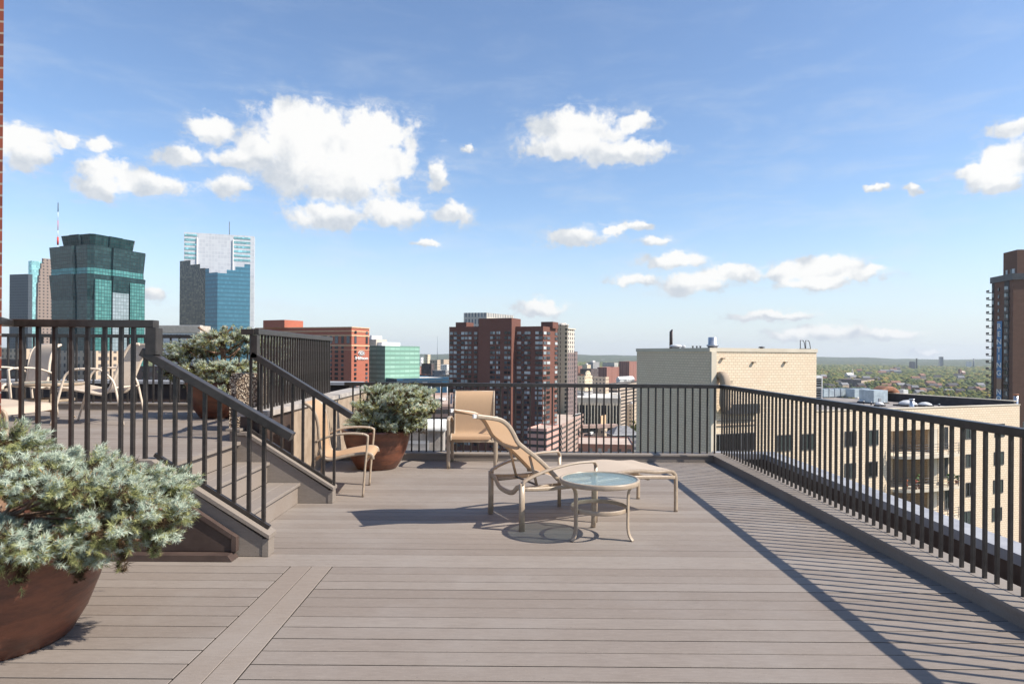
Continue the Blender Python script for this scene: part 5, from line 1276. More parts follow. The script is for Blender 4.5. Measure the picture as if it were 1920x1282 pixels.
# ---- low city between the red tower and the cream building
LOW = [(1130, 1152, 1159, 682, 1500, 'white_slots', 'white mid-rise with vertical window strips', 'roof_pale', 'midrise'),
 (1160, 1180, 1200, 680, 1100, 'brick_stripe', 'tall pleated red brick flats at the edge of the cream building', 'roof_tan', 'flats'),
 (1120, 1138, 1161, 691, 1020, 'brick_stripe', 'wide orange brick flats before the white mid-rise', 'roof_tan', 'flats'),
 (1080, 1084, 1092, 688, 980, 'brick_small', 'small orange brick block beside the mauve tower', 'roof_tan', 'flats'),
 (1088, 1108, 1122, 694, 960, 'dark_small', 'long dark low block before the wooded ridge', 'dark_roof', 'block'),
 (1112, 1136, 1142, 709, 620, 'tan_small', 'tan brick block with brown cornice above the railing', 'roof_tan', 'block'),
 (1138, 1158, 1200, 722, 640, 'garage_tan', 'tan open parking ramp with a blue tarp', 'roof_pale', 'parking ramp'),
 (1030, 1095, 1112, 738, 590, 'grey_small', 'pale roofed low block cluttered with vents', 'roof_pale', 'block'),
 (1040, 1048, 1056, 730, 610, 'white_small', 'small white roof house among the vents', 'white_paint', 'block'),
 (1150, 1172, 1190, 748, 700, 'tan_small', 'low tan block at the wall of the cream building', 'roof_tan', 'block'),
 (1126, 1128, 1137, 782, 470, 'orange_tan', 'small plain orange tan box roof by the skyway', 'orange_tan', 'block'),
 (1030, 1050, 1056, 768, 480, 'pink_conc', 'pinkish stair head on the parking garage', 'roof_tan', 'block')]
for (pl, pc, pr_, yt, Y, mt, lab, rf, ct) in LOW:
    simple('city_block', lab, ct, Bl(pl, pc, pr_, yt, Y, 26), mt, rf)
LOW2 = [(1036, 1050, 1060, 726, 700, 'dark_small', 'dark brown block behind the vent cluttered roof', 'dark_roof'),
 (1058, 1072, 1080, 733, 680, 'tan_small', 'squat tan block left of the gabled hotel', 'roof_tan'),
 (1098, 1106, 1118, 718, 760, 'grey_small', 'grey block just right of the curved gable', 'roof_grey'),
 (1120, 1128, 1137, 700, 1250, 'dark_small', 'small dark block below the white mid-rise', 'dark_roof'),
 (1092, 1101, 1108, 686, 1500, 'cream_small', 'small cream block on the edge of the woods', 'roof_pale'),
 (1100, 1112, 1124, 681, 1900, 'grey_small', 'low grey shed far off in the woods', 'roof_pale'),
 (1122, 1130, 1140, 727, 720, 'dark_small', 'dark flat block right of the tan brick block', 'dark_roof'),
 (1160, 1168, 1176, 742, 720, 'grey_small', 'grey flat roofed block beyond the columned hall', 'roof_grey'),
 (1176, 1186, 1196, 760, 600, 'tan_small', 'tan block partly behind the cream building', 'roof_grey'),
 (1096, 1110, 1122, 817, 380, 'dark_small', 'dark low block below the skyway', 'dark_roof'),
 (1122, 1134, 1146, 806, 430, 'tan_small', 'small tan block left of the hipped roof house', 'roof_grey'),
 (788, 794, 800, 688, 1000, 'tan_small', 'small tan block at the foot of the slim cream block', 'roof_grey'),
 (800, 812, 824, 700, 720, 'dark_small', 'dark low block above the parking deck', 'dark_roof'),
 (824, 834, 842, 705, 560, 'tan_small', 'tan low block just left of the brick tower', 'roof_pale')]
for (pl, pc, pr_, yt, Y, mt, lab, rf) in LOW2: simple('city_block', lab, 'building', Bl(pl, pc, pr_, yt, Y, rw.choice([22, 26, 30])), mt, rf, extras=Y * 0.004)
# gabled hotel
b = Bl(1077, 1097, 1111, 707, 650, 30); r = simple('gabled_hotel', 'cream brick hotel with a stepped curved gable', 'hotel', b, 'cream_small', 'rust')
pa, _ = b.facept('r', 1098, 707); pb, _ = b.facept('r', 1108, 707); nn_ = nrm_of(b, 'r'); hgt = 5.5
mid = (pa + pb) / 2; wv_ = (pb - pa)
pts = [pa.xy.to_3d() + Vector((0, 0, b.z))]; 
for k in range(9):
    a = math.pi * k / 8; pts.append(mid.xy.to_3d() - Vector((wv_.x, wv_.y, 0)) * 0.5 * math.cos(a) * 0.9 + Vector((0, 0, b.z + 1 + hgt * math.sin(a))))
pts.append(pb.xy.to_3d() + Vector((0, 0, b.z)))
m_ = MB(); m_.extr([p + nn_ * 0.5 for p in pts], -nn_ * 1.5, 'cream_small'); place(m_, 'gable', r)
b2 = Bl(1078, 1090, 1095, 702, 655, 30); m_ = b2.mesh('rust', None, 'rust', z0=b.z); place(m_, 'mansard', r)
# townhouses with white and blue fronts
for k, (px, mt) in enumerate(((1163, 'white_small'), (1169, 'grey_small'), (1175, 'white_small'), (1181, 'white_small'), (1187, 'grey_small'))):
    house(X(px, 800), 800 + k * 4, R(25), 6, 8, Z(px, 711, 800) - GZ, mt, 'white_paint', 'white gabled townhouse in the row by the cream building', 'white gabled townhouses')
# columned hall
b = Bl(1044, 1165, 1181, 749, 540, 9); r = simple('columned_hall', 'low grey hall with tall dark windows between stone piers', 'hall', b, 'concrete', 'roof_pale')
nn_ = nrm_of(b, 'l'); zt2 = b.z - 5.0; q = []
pa0, _ = b.facept('l', 1046, 760); pb0, _ = b.facept('l', 1162, 760)
NP = 20
for k in range(NP):
    a = pa0.lerp(pb0, (k + 0.12) / NP); c2 = pa0.lerp(pb0, (k + 0.80) / NP); zb_ = GZ + 6
    q.append((Vector((a.x, a.y, zb_)), Vector((c2.x, c2.y, zb_)), zt2 - zb_, nn_))
windows(r, q, 0.15, mats=('win_dark',))
for k in range(NP + 1):
    a = pa0.lerp(pb0, k / NP); m_ = MB(); m_.obox((a.x - .35, a.y - 1.2), Vector((1, 0)), 0.7, 1.0, GZ, b.z - 3.5, 'stone_pale'); place(m_, 'pier', r)
for k in range(9):
    p = b.C + b.dl * rw.uniform(3, b.tl - 3) + b.dr * rw.uniform(2, b.tr - 4); s_ = rw.uniform(1.2, 3.2)
    m_ = MB(); m_.box(p.x - s_, p.y - 1.5, b.z, p.x + s_, p.y + 1.5, b.z + rw.uniform(1.2, 3.0), rw.choice(['white_paint', 'roof_pale', 'stone_pale', 'galv'])); place(m_, 'roof_unit', r)
# pink banded parking garage, receding to the right
Pg = [Vector((X(1053, 380), 380)), Vector((X(1093, 452), 452))]; dv = (Pg[1] - Pg[0]).normalized(); nl2 = Vector((-dv.y, dv.x)); Lg = (Pg[1] - Pg[0]).length
r = empty('parking_ramp', (Pg[0].x, Pg[0].y, GZ), 0, 'pink and white banded parking garage seen behind the lounger backrest', 'parking ramp')
zg = Z(1053, 799, 380)
m_ = MB(); m_.obox(Pg[0], dv, Lg, 34, GZ, zg, 'dark_small', 'roof_tan'); m_.mats[0] = 'dark_roof'; place(m_, 'core', r)
nf = Vector((dv.y, -dv.x))
for k in range(9):
    z1 = zg + 0.9 - k * 3.05; m_ = MB()
    c = Pg[0] + nf * 0.0; m_.obox(c + nf * 0.5, dv, Lg + 0.6, 0.5, z1 - 1.55, z1, 'pink_conc'); place(m_, 'band', r)
    m_ = MB(); c2 = Pg[0] - dv * 0.5 
    m_.obox(c2 - dv * 0.0, nl2, 34, 0.5, z1 - 1.55, z1, 'pink_conc'); place(m_, 'band', r)
for k in range(12):
    p = Pg[0] + dv * (k * Lg / 11.5) + nf * 0.35; m_ = MB(); m_.obox(p, dv, 0.7, 0.35, GZ, zg, 'stone_pale'); place(m_, 'column', r)
b = Bl(1075, 1079, 1092, 777, 440, 26); m_ = b.mesh('win_green', None, 'roof_pale', z0=zg); place(m_, 'stair_head', r)
b = Bl(990, 1026, 1049, 806, 300, 20); simple('city_block', 'low pink and white striped wing at the foot of the red tower', 'parking ramp', b, 'garage_bands', 'roof_tan')
# pink skyway, hipped roof house, brown roofed block
Ys = 430; r = empty('skyway', (X(1094, Ys), Ys, GZ), 0, 'pink glazed skyway bridging the street below the columned hall', 'bridge')
m_ = MB(); m_.obox((X(1094, Ys), Ys), Vector((0.97, 0.24)), X(1165, Ys) - X(1094, Ys), 5, Z(1100, 803, Ys), Z(1100, 797, Ys), 'pink_conc'); place(m_, 'roof_band', r)
m_ = MB(); m_.obox((X(1094, Ys), Ys + .6), Vector((0.97, 0.24)), X(1165, Ys) - X(1094, Ys), 4, Z(1100, 812, Ys), Z(1100, 803, Ys), 'win_dark'); place(m_, 'glazing', r)
m_ = MB(); m_.obox((X(1094, Ys), Ys), Vector((0.97, 0.24)), X(1165, Ys) - X(1094, Ys), 5, Z(1100, 817, Ys), Z(1100, 812, Ys), 'pink_conc'); place(m_, 'floor_band', r)
for px in (1098, 1120, 1142, 1162):
    m_ = MB(); m_.obox((X(px, Ys), Ys + 1.5 + (px - 1094) * .08), Vector((0.97, 0.24)), 1.2, 1.2, GZ, Z(1100, 815, Ys), 'pink_conc'); place(m_, 'pillar', r)
Yh = 360; r = empty('clubhouse', (X(1168, Yh), Yh, GZ), R(12), 'grey stone house with a hipped grey roof and white eaves', 'house')
zw = Z(1168, 812, Yh) - GZ; m_ = MB(); m_.box(-7, -5, 0, 7.5, 6, zw, 'grey_small'); m_.build('wall', r)
m_ = MB(); e = [(-7.5, -5.5, zw), (8, -5.5, zw), (8, 6.5, zw), (-7.5, 6.5, zw)]; t1, t2 = (-2.5, .5, zw + 4.2), (3, .5, zw + 4.2)
m_.face([e[0], e[1], t2, t1], 'shingle').face([e[1], e[2], t2], 'shingle').face([e[2], e[3], t1, t2], 'shingle').face([e[3], e[0], t1], 'shingle').face(list(reversed(e)), 'white_paint'); m_.build('roof', r)
m_ = MB(); m_.box(-7.7, -5.7, zw - .35, 8.2, 6.7, zw, 'white_paint'); m_.build('eaves', r)
Yb = 270; b = Bl(1085, 1190, 1240, 836, Yb, 6, tr=26); simple('city_block', 'brown brick block with a flat tan roof below the clubhouse', 'building', b, 'brick_small', 'roof_tan')
# street and street trees in the gap
m_ = MB(); m_.box(X(980, 520), 300, GZ + .004, X(1240, 520), 330, GZ + .15, 'asphalt'); m_.box(10, 480, GZ + .004, 140, 500, GZ + .15, 'asphalt'); tag(m_.build('street'), kind='structure')
gs = np.random.default_rng(8)
TR = [(1117, 776, 500), (1139, 789, 470), (1147, 786, 480), (1154, 790, 470), (1173, 783, 500), (1188, 765, 560), (1180, 776, 530), (1132, 800, 440), (1186, 790, 460), (1152, 708, 850), (1186, 742, 680), (1193, 752, 640), (1118, 810, 400), (1133, 812, 395), (1100, 803, 430)]
for i, (px, py, Y) in enumerate(TR):
    zc = Z(px, py, Y); hh = max(8.0, zc - GZ + 3); rr0 = rw.uniform(3.2, 5.0)
    zc = min(zc, GZ + 14)
    r = empty('street_tree', (X(px, Y), Y, GZ), 0, 'leafy street tree in the low gap between garage and cream building', 'tree', 'street trees in the low city gap')
    n_ = 16; P_ = gs.normal(size=(n_, 3)) * np.array([rr0, rr0, rr0 * 0.8]) * 0.5 + np.array([0, 0, zc - GZ])
    blobs('crown', P_, gs.uniform(0.35, 0.6, n_) * rr0, 1, i, parent=r)
    m_ = MB(); m_.tube([(0, 0, 0), (0.2, 0, zc - GZ)], 0.35, 'bark', 6); m_.build('trunk', r)

# ================================================================== CREAM BLOCK BUILDING NEXT DOOR
c = Bl(1194, 1331, 1531, 659, 48, 69)
NR_ = nrm_of(c, 'r'); NL_ = nrm_of(c, 'l'); DR3 = Vector((c.dr.x, c.dr.y, 0)); DL3 = Vector((c.dl.x, c.dl.y, 0))
r = empty('block_building', (c.C.x, c.C.y, GZ), 0, 'cream blockwork apartment building across the gap, with roof ducts and rounded balconies', 'building')
CB = r
TRL = 35.0
fp = lambda px, py: c.facept('r', px, py)
p1531, b1 = fp(1531, 770); zroof = p1531.z; ztop = c.z
bN0 = fp(1671, 800)[1]; bN1 = fp(1760, 800)[1]
PA = lambda a, b: tuple(c.C + c.dl * a + c.dr * b)
m_ = MB(); m_.prism([PA(0, 0), PA(0, b1), PA(c.tl, b1), PA(c.tl, 0)], GZ, ztop, 'cream_block', 'roof_grey'); place(m_, 'penthouse_wall', r)
m_ = MB(); m_.prism([PA(-.06, -.06), PA(-.06, b1 + .06), PA(c.tl + .06, b1 + .06), PA(c.tl + .06, -.06)], ztop, ztop + 0.28, 'cream_block', 'roof_grey'); m_.mats[0] = 'stone_pale'; place(m_, 'penthouse_coping', r)
AE = 21
m_ = MB(); m_.prism([PA(0, b1 + .002), PA(0, bN0), PA(2.6, bN0), PA(2.6, bN1), PA(0, bN1), PA(0, TRL), PA(AE, TRL), PA(AE, b1 + .002)], GZ, zroof - 1.9, 'cream_block', 'roof_grey'); place(m_, 'main_wall', r)
m_ = MB(); m_.prism([PA(0, b1 + .002), PA(0, TRL), PA(AE, TRL), PA(AE, b1 + .002)], zroof - 1.9, zroof - 0.62, 'cream_block', 'roof_grey'); place(m_, 'roof_band', r)
for (a0, a1, q0, q1, nm, zt2) in ((0, .3, b1 + .002, TRL, 'roof_parapet', zroof - .06), (0.3, 13.5, TRL - .35, TRL, 'end_parapet', zroof + 0.25)):
    m_ = MB(); m_.prism([PA(a0, q0), PA(a0, q1), PA(a1, q1), PA(a1, q0)], zroof - .62, zt2, 'cream_block' if nm == 'roof_parapet' else 'dark_roof', 'stone_pale'); place(m_, nm, r)  # end parapet given a dark colour for the shade on its inner face
    m_ = MB(); m_.prism([PA(a0 - .05, q0 - .05 if nm == 'end_parapet' else q0), PA(a0 - .05, q1 + .05), PA(a1 + .05, q1 + .05), PA(a1 + .05, q0 - .05 if nm == 'end_parapet' else q0)], zt2, zt2 + .07, 'stone_pale'); place(m_, nm + '_coping', r)
# projecting pier by the corner
m_ = MB(); m_.prism([PA(-.18, 0.02), PA(-.18, fp(1341, 700)[1]), PA(0.001, fp(1341, 700)[1]), PA(0.001, 0.02)], GZ, ztop - .002, 'stone_pale'); place(m_, 'corner_pier', r)
# windows
def fquad(x0, y0, x1, y1):
    a, _ = fp(x0, y1); b2, _ = fp(x1, y1); zt2 = fp((x0 + x1) / 2, y0)[0].z
    zb_ = min(a.z, b2.z); return (Vector((a.x, a.y, zb_)), Vector((b2.x, b2.y, zb_)), zt2 - zb_, NR_)
WQ = [(1459, 815, 1485, 844), (1505, 813, 1528, 842), (1585, 808, 1606.5, 836), (1625.5, 806, 1647.5, 834), (1505, 874, 1527, 902), (1459, 878, 1485, 907), (1585, 868, 1606, 896), (1624.5, 865, 1646.5, 893), (1585, 928, 1606, 956), (1624.5, 925, 1646.5, 953),
      (1811, 800, 1827, 822), (1866, 794, 1884, 818), (1812, 851, 1825.5, 875), (1865, 846.5, 1883, 870.5), (1812.5, 904, 1824.5, 929.5), (1864, 899, 1882, 923), (1806, 958, 1823, 983), (1862, 951, 1880, 975), (1918, 790, 1936, 813), (1918, 842, 1936, 866), (1918, 894, 1936, 918), (1918, 946, 1936, 970), (1860, 1003, 1878, 1028), (1806, 1012, 1822, 1036), (1772, 800, 1778, 842), (1772, 855, 1778, 895), (1773, 912, 1781, 955)]
# recessed: dark reveal box and glass
qs = [fquad(*q) for q in WQ]
windows(r, qs, 0.02, frame=0.07, mats=('win_dark', 'win_green', 'win_green'))
# big balcony opening low down by the corner
a, _ = fp(1336, 848); b2, _ = fp(1415, 848); zt2 = fp(1375, 812)[0].z
q4 = [(a, Vector((b2.x, b2.y, a.z)), zt2 - a.z, NR_)]
windows(r, [(Vector((a.x, a.y, a.z)) + DR3 * (k * (b2 - a).length / 3), Vector((a.x, a.y, a.z)) + DR3 * ((k + .97) * (b2 - a).length / 3), zt2 - a.z, NR_) for k in range(3)], 0.03, frame=0.08, mats=('win_dark', 'win_dark', 'win_green'))
# ledge lines
for (x0, x1, py) in ((1341, 1416, 799), (1341, 1416, 790)):
    a, _ = fp(x0, py); b2, _ = fp(x1, py); m_ = MB(); m_.extr([a + NR_ * .08, Vector((b2.x, b2.y, a.z)) + NR_ * .08, Vector((b2.x, b2.y, a.z + .06)) + NR_ * .08, a + Vector((0, 0, .06)) + NR_ * .08], -NR_ * .08, 'tan_panel'); place(m_, 'ledge', r)
# dark rounded canopy and curved brown duct
a, _ = fp(1352, 776); b2, _ = fp(1418, 776); hC = fp(1385, 757)[0].z - a.z
m_ = MB(); pts = []
Lc = (b2 - a).length; rC = hC / 2
for k in range(9):
    th = math.pi / 2 + math.pi * k / 8; pts.append(a + DR3 * (rC + rC * math.cos(th)) + Vector((0, 0, rC + rC * math.sin(th))) + NR_ * .45)
pts += [a + DR3 * Lc + NR_ * .45, a + DR3 * Lc + Vector((0, 0, hC)) + NR_ * .45]
m_.extr(list(reversed(pts)), -NR_ * .44, 'steel_dark'); place(m_, 'canopy', r)
ct, _ = fp(1347, 712)
m_ = MB(); P_ = []
for k in range(13):
    th = math.pi * (0.5 + 0.5 * 0) ; 
zA = fp(1350, 697)[0].z; zB = fp(1350, 770)[0].z
pA, _ = fp(1349, 700)
m_.sweep(spline([Vector((pA.x, pA.y, zA - .35)) - NR_ * .2, Vector((pA.x, pA.y, zA - .25)) + NR_ * .35, Vector((pA.x, pA.y, zA - .55)) + NR_ * .62, Vector((pA.x, pA.y, zA - 1.2)) + NR_ * .66, Vector((pA.x, pA.y, zB + .6)) + NR_ * .6, Vector((pA.x, pA.y, zB + .2)) + DR3 * .25 + NR_ * .6]), .36, .30, 'tan_panel', side=DR3, sq=3); place(m_, 'wall_duct', r)
a, _ = fp(1361, 721); m_ = MB()
for k in range(4): m_.extr([a + NR_ * .3 + Vector((0, 0, k * .09)), a + NR_ * .3 + DR3 * .42 + Vector((0, 0, k * .09)), a + NR_ * .3 + DR3 * .42 + Vector((0, 0, k * .09 + .025)), a + NR_ * .3 + Vector((0, 0, k * .09 + .025))], -NR_ * .3, 'steel_dark')
place(m_, 'wall_rungs', r)
for (px, py) in ((1354, 672), (1412, 679), (1471.5, 679)):
    a, _ = fp(px, py); m_ = MB(); m_.extr([a + NR_ * .2 + DR3 * q[0] + Vector((0, 0, q[1])) for q in ((-.1, -.06), (.1, -.06), (.12, .06), (-.12, .06))], -NR_ * .2, 'tan_panel'); place(m_, 'wall_lamp', r)
# recess: dark doors, tan panels, rounded balconies
LN = bN1 - bN0
n_in = -NR_ * 2.6
base0 = Vector((*PA(0, bN0), 0))
for k, py in enumerate((850, 911, 971, 1032)):
    zf = fp(1715, py)[0].z - 0.02
    pd = base0 + n_in
    m_ = MB(); q0 = pd + DR3 * 0.5 + NR_ * .05; m_.extr([q0 + Vector((0, 0, zf + .02)), q0 + DR3 * (LN * .42) + Vector((0, 0, zf + .02)), q0 + DR3 * (LN * .42) + Vector((0, 0, zf + 2.25)), q0 + Vector((0, 0, zf + 2.25))], -NR_ * .08, 'win_dark'); place(m_, 'balcony_door', r)
    m_ = MB(); q0 = pd + DR3 * (LN * .62) + NR_ * .06; m_.extr([q0 + Vector((0, 0, zf + .02)), q0 + DR3 * (LN * .30) + Vector((0, 0, zf + .02)), q0 + DR3 * (LN * .30) + Vector((0, 0, zf + 2.5)), q0 + Vector((0, 0, zf + 2.5))], -NR_ * .08, 'tan_panel'); place(m_, 'door_panel', r)
    # slab outline: recess plus a rounded apron running past the corner
    out_l = -0.1; out_r = LN + 2.3
    def bp2(u_, o_): p = base0 + DR3 * u_ + NR_ * o_; return (p.x, p.y)
    edge = [(out_l, 0.0), (out_l, 0.35), (0.35, 0.85), (1.2, 1.2), (LN * .55, 1.35), (LN * .9, 1.3), (LN + .9, 1.2), (LN + 1.8, .9), (out_r, .35), (out_r, 0.003)]
    m_ = MB(); poly = [bp2(*e) for e in edge] + [bp2(LN - .003, 0.003), bp2(LN - .003, -2.58), bp2(0.003, -2.58), bp2(0.003, 0)]
    m_.prism(poly, zf - .22, zf, 'stone_pale'); bo = place(m_, 'balcony', r)
    m_ = MB()
    eg = spline([(*bp2(*e), 0) for e in edge[1:-1]], 4)
    for hgt in (.28, .5, .72, .94):
        m_.tube([p + Vector((0, 0, zf + hgt)) for p in eg], .022, 'steel_dark', 6)
    for p in eg[::4]: m_.tube([p + Vector((0, 0, zf)), p + Vector((0, 0, zf + .96))], .025, 'steel_dark', 6)
    rel(m_, r.location); m_.build('balcony_railing', bo)
# column at the outer corner
m_ = MB(); q0 = PA(-.02, bN1 - .55); m_.prism([PA(-.02, bN1 - .6), PA(-.02, bN1 - .1), PA(.5, bN1 - .1), PA(.5, bN1 - .6)], GZ, zroof - 1.902, 'stone_pale'); place(m_, 'column', r)
# balcony planting (things of their own)
zf = fp(1715, 911)[0].z
for (u_, o_, s_, mt, lab) in ((2.3, .9, .30, 'balc_leaf', 'bushy green pot plant on the middle rounded balcony'), (.9, .7, .18, 'flower_red', 'red and orange flower box on the middle rounded balcony'), (LN + .6, .7, .3, 'balc_leaf', 'trailing green plant at the corner of the middle balcony'), (LN + 1.7, .5, .2, 'balc_leaf', 'small green plant at the right end of the middle balcony'), (1.8, .9, .2, 'flower_red', 'second flower box right of the red and orange one')):
    p = base0 + DR3 * u_ + NR_ * o_; rr1 = empty('pot_plant', (p.x, p.y, zf), 0, lab, 'plant')
    g_ = np.random.default_rng(int(u_ * 10)); P_ = g_.normal(size=(14, 3)) * s_ * .55 + np.array([0, 0, .35 + s_]); blobs('leaves', P_, g_.uniform(.3, .6, 14) * s_, 1, 3, mt, rr1)
    m_ = MB(); m_.lathe([(.12, 0), (.17, .3)], (0, 0, 0), 'rust', 12); m_.build('pot', rr1)
# roof equipment: things standing on the roofs
def ray_z(px, py, z):
    den = (py - HY - S * (px - CX)); Y = F * (H0 - z) / den; return Vector((X(px, Y), Y, z))
zr = zroof - 0.62
angC = math.atan2(c.dr.y, c.dr.x)
def rooftop(name, label, cat, px, py, z, build_, group=None):
    p = ray_z(px, py, z); t_ = empty(name, p, angC, label, cat, group); build_(t_); return t_
def bx(mt, *dims, nm='body'):
    def f(t_):
        m_ = MB(); m_.box(*dims, mt); m_.build(nm, t_)
    return f
def ductrun(t_):
    Y = t_.location.y; k = Y / F
    for (i, (x0, x1, zz1)) in enumerate(((0, 13, 1.0), (13.6, 27, 1.0), (27.6, 42, 1.0), (42.6, 56, 1.0))):
        m_ = MB(); m_.box(x0 * k, 0, .12, x1 * k, 1.1, zz1 + .05, 'galv'); m_.build('duct_section', t_)
        m_ = MB(); m_.box(x1 * k - .02, -.05, .05, x1 * k + .05, 1.15, zz1 + .12, 'steel'); m_.build('flange', t_)
rooftop('roof_duct', 'run of pale blue roof ducts beside the cream penthouse', 'duct', 1545, 746, zr, ductrun)
def ductrun2(t_):
    k = t_.location.y / F
    for (x0, x1) in ((0, 18), (18.6, 38)):
        m_ = MB(); m_.box(x0 * k, 0, .12, x1 * k, 1.2, 1.12, 'galv'); m_.build('duct_section', t_)
        m_ = MB(); m_.box(x1 * k - .02, -.05, .05, x1 * k + .05, 1.25, 1.2, 'steel'); m_.build('flange', t_)
    m_ = MB(); m_.box(-1.0, -1.3, .10, 2.2, -.9, .22, 'roof_pale'); m_.build('sleeper', t_)
rooftop('roof_duct', 'darker continuation of the ducts next to the large air handler', 'duct', 1603, 747, zr, ductrun2)
def ahu(t_):
    k = t_.location.y / F
    m_ = MB(); m_.box(0, 0, .12, 26 * k, 1.8, 1.42, 'galv'); m_.build('cabinet', t_)
    m_ = MB(); m_.box(26.3 * k, .1, .1, 38 * k, 1.7, 1.40, 'galv'); m_.build('side_section', t_)
    m_ = MB(); m_.box(12 * k, -.05, .15, 18 * k, -.002, .6, 'steel'); m_.build('access_panel', t_)
    m_ = MB(); m_.box(-.1, -.1, 0, 38 * k, 1.9, .1, 'dark_roof'); m_.build('base', t_)
rooftop('air_handler', 'large grey blue air handler box in front of the rusty curved duct', 'air handler', 1639, 757, zr, ahu)
def curved(t_):
    m_ = MB(); P_ = [(-1.1 + 1.1 * 0, 1.2, .5)]
    pts = [(1.45 * math.cos(a) , 1.0, .15 + 1.25 * math.sin(a)) for a in [math.pi * (1 - k / 12) * 0.98 + .02 for k in range(13)]]
    m_.sweep(pts, .75, .32, 'rust', side=(0, 1, 0), sq=5, seg=16); m_.build('curved_duct', t_)
rooftop('roof_duct', 'big rusty arched duct behind the air handler', 'duct', 1675, 753, zr, curved)
rooftop('vent_box', 'white vent box beside the rusty arched duct', 'vent', 1699, 745, zr, bx('white_metal', -.4, 0, .1, .4, .7, .95))
def skyl(w1, h1):
    def f(t_):
        m_ = MB(); m_.box(-w1, -w1 * .8, 0, w1, w1 * .8, .16, 'dark_roof'); m_.build('curb', t_)
        m_ = MB(); m_.lathe([(w1 * 1.05, .16), (w1 * .9, .16 + h1 * .45), (w1 * .5, .16 + h1 * .85), (w1 * .08, .16 + h1)], (0, 0, 0), 'white_metal', 4 if w1 > .9 else 16); m_.build('dome', t_)
    return f
rooftop('skylight', 'large low white skylight by the roof edge', 'skylight', 1703, 761, zr, skyl(1.05, .45))
rooftop('skylight', 'smaller white skylight just right of the large one', 'skylight', 1735, 762, zr, skyl(.62, .3))
rooftop('skylight', 'small white dome left of the large skylight', 'skylight', 1650, 761.5, zr, skyl(.42, .28))
rooftop('skylight', 'small low white dome in front of the dark ducts', 'skylight', 1617, 755, zr, skyl(.38, .22))
def flue(r1, h1, cap, mt='steel'):
    def f(t_):
        m_ = MB(); m_.lathe([(r1 * 1.3, 0), (r1, .12), (r1, h1)], (0, 0, 0), mt, 16); m_.build('pipe', t_)
        m_ = MB(); m_.lathe([(r1 * 1.25, h1 - .02), (r1 * 1.25, h1 + cap)], (0, 0, 0), 'rust' if cap > .1 else 'steel', 16); m_.build('cap', t_)
    return f
rooftop('flue', 'grey flue pipe in front of the large white skylight', 'flue', 1710.5, 764, zr, flue(.2, .78, .08))
rooftop('flue', 'tall steel flue with brown cap at the far right of the roof', 'flue', 1905.5, 759.5, zr, flue(.2, 1.05, .13))
for (px, py) in ((1658, 759), (1634, 759), (1620, 757), (1738, 753), (1761, 757), (1761.5, 763), (1785, 756), (1831, 761)):
    rooftop('vent_pipe', 'short dark vent pipe stub on the grey roof', 'vent', px, py, zr, flue(.07, .28, .05, 'dark_roof'), 'short vent pipe stubs on the roof')
# cooling unit on the roof beyond the penthouse
p = ray_z(1540, 750, zr); t_ = empty('cooling_unit', (p.x, p.y, zr), angC, 'white framed cooling unit with dark louvres behind the cream penthouse corner', 'cooling unit')
hcu = Z(1537, 704, p.y) - zr
m_ = MB(); m_.box(-2.4, 0.1, 0, .05, 2.3, hcu - .25, 'black_plastic'); m_.build('core', t_)
m_ = MB()
for zz1 in (0.1, hcu * .5, hcu - .3): m_.box(-2.5, 0, zz1, .16, 2.4, zz1 + (.3 if zz1 > 2 else .08), 'white_metal')
for xx in (-2.5, -1.2, 0.08): m_.box(xx, -.02, 0, xx + .1, .08, hcu - .01, 'white_metal')
m_.build('frame', t_)
m_ = MB()
for k in range(8): m_.box(-2.4, -.01, .35 + k * hcu * .1, .07, .12, .39 + k * hcu * .1, 'steel')
m_.build('louvre', t_)
# things on the penthouse roof
def ptop(name, label, cat, px, Y, fn):
    t_ = empty(name, (X(px, Y), Y, ztop + .28), angC, label, cat); fn(t_, Y / F)
def f1(t_, k):
    m_ = MB(); m_.lathe([(3.0 * k, 0), (3.0 * k, 33 * k)], (0, 0, 0), 'rust', 16)
    n = 16
    for q in range(n): v = m_.v[n + q]; m_.v[n + q] = (v[0], v[1], v[2] + v[0] / (3.0 * k) * 3.2 * k)
    m_.mats[0] = 'brown_metal'; m_.build('pipe', t_)
ptop('flue', 'dark slant cut flue pipe on the cream penthouse roof', 'flue', 1258, 55, f1)
def f2(t_, k):
    m_ = MB(); m_.lathe([(.3, 0), (.3, 2.2 * k), (11.5 * k, 2.6 * k), (12 * k, 4.5 * k), (9 * k, 6.6 * k), (1 * k, 7.6 * k)], (0, 0, 0), 'steel', 24); m_.mats[0] = 'white_metal'; m_.build('disc_cap', t_)
    m_ = MB(); m_.lathe([(4 * k, 0), (3.6 * k, 3 * k), (4.6 * k, 4.5 * k), (1 * k, 6.5 * k)], (17 * k, 0, 0), 'white_metal', 14); m_.build('small_cap', t_)
ptop('roof_fan', 'flat white mushroom vent beside the slant cut flue', 'vent', 1267, 54, f2)
def f3(t_, k):
    m_ = MB(); m_.lathe([(9 * k, -.25), (9 * k, 3.5 * k), (11 * k, 3.8 * k), (11 * k, 6.5 * k), (8.2 * k, 7 * k), (8.4 * k, 19.5 * k), (7.6 * k, 20.5 * k)], (0, 0, 0), 'steel', 28); m_.build('hood', t_)
ptop('exhaust_stack', 'short wide steel exhaust stack above the building corner', 'vent', 1336, 50.5, f3)
def f4(t_, k):
    m_ = MB(); m_.lathe([(3 * k, 0), (3 * k, 1.5 * k), (6.5 * k, 2 * k), (5 * k, 3.8 * k), (1 * k, 4.6 * k)], (0, 0, 0), 'steel_dark', 14); m_.build('cap', t_)
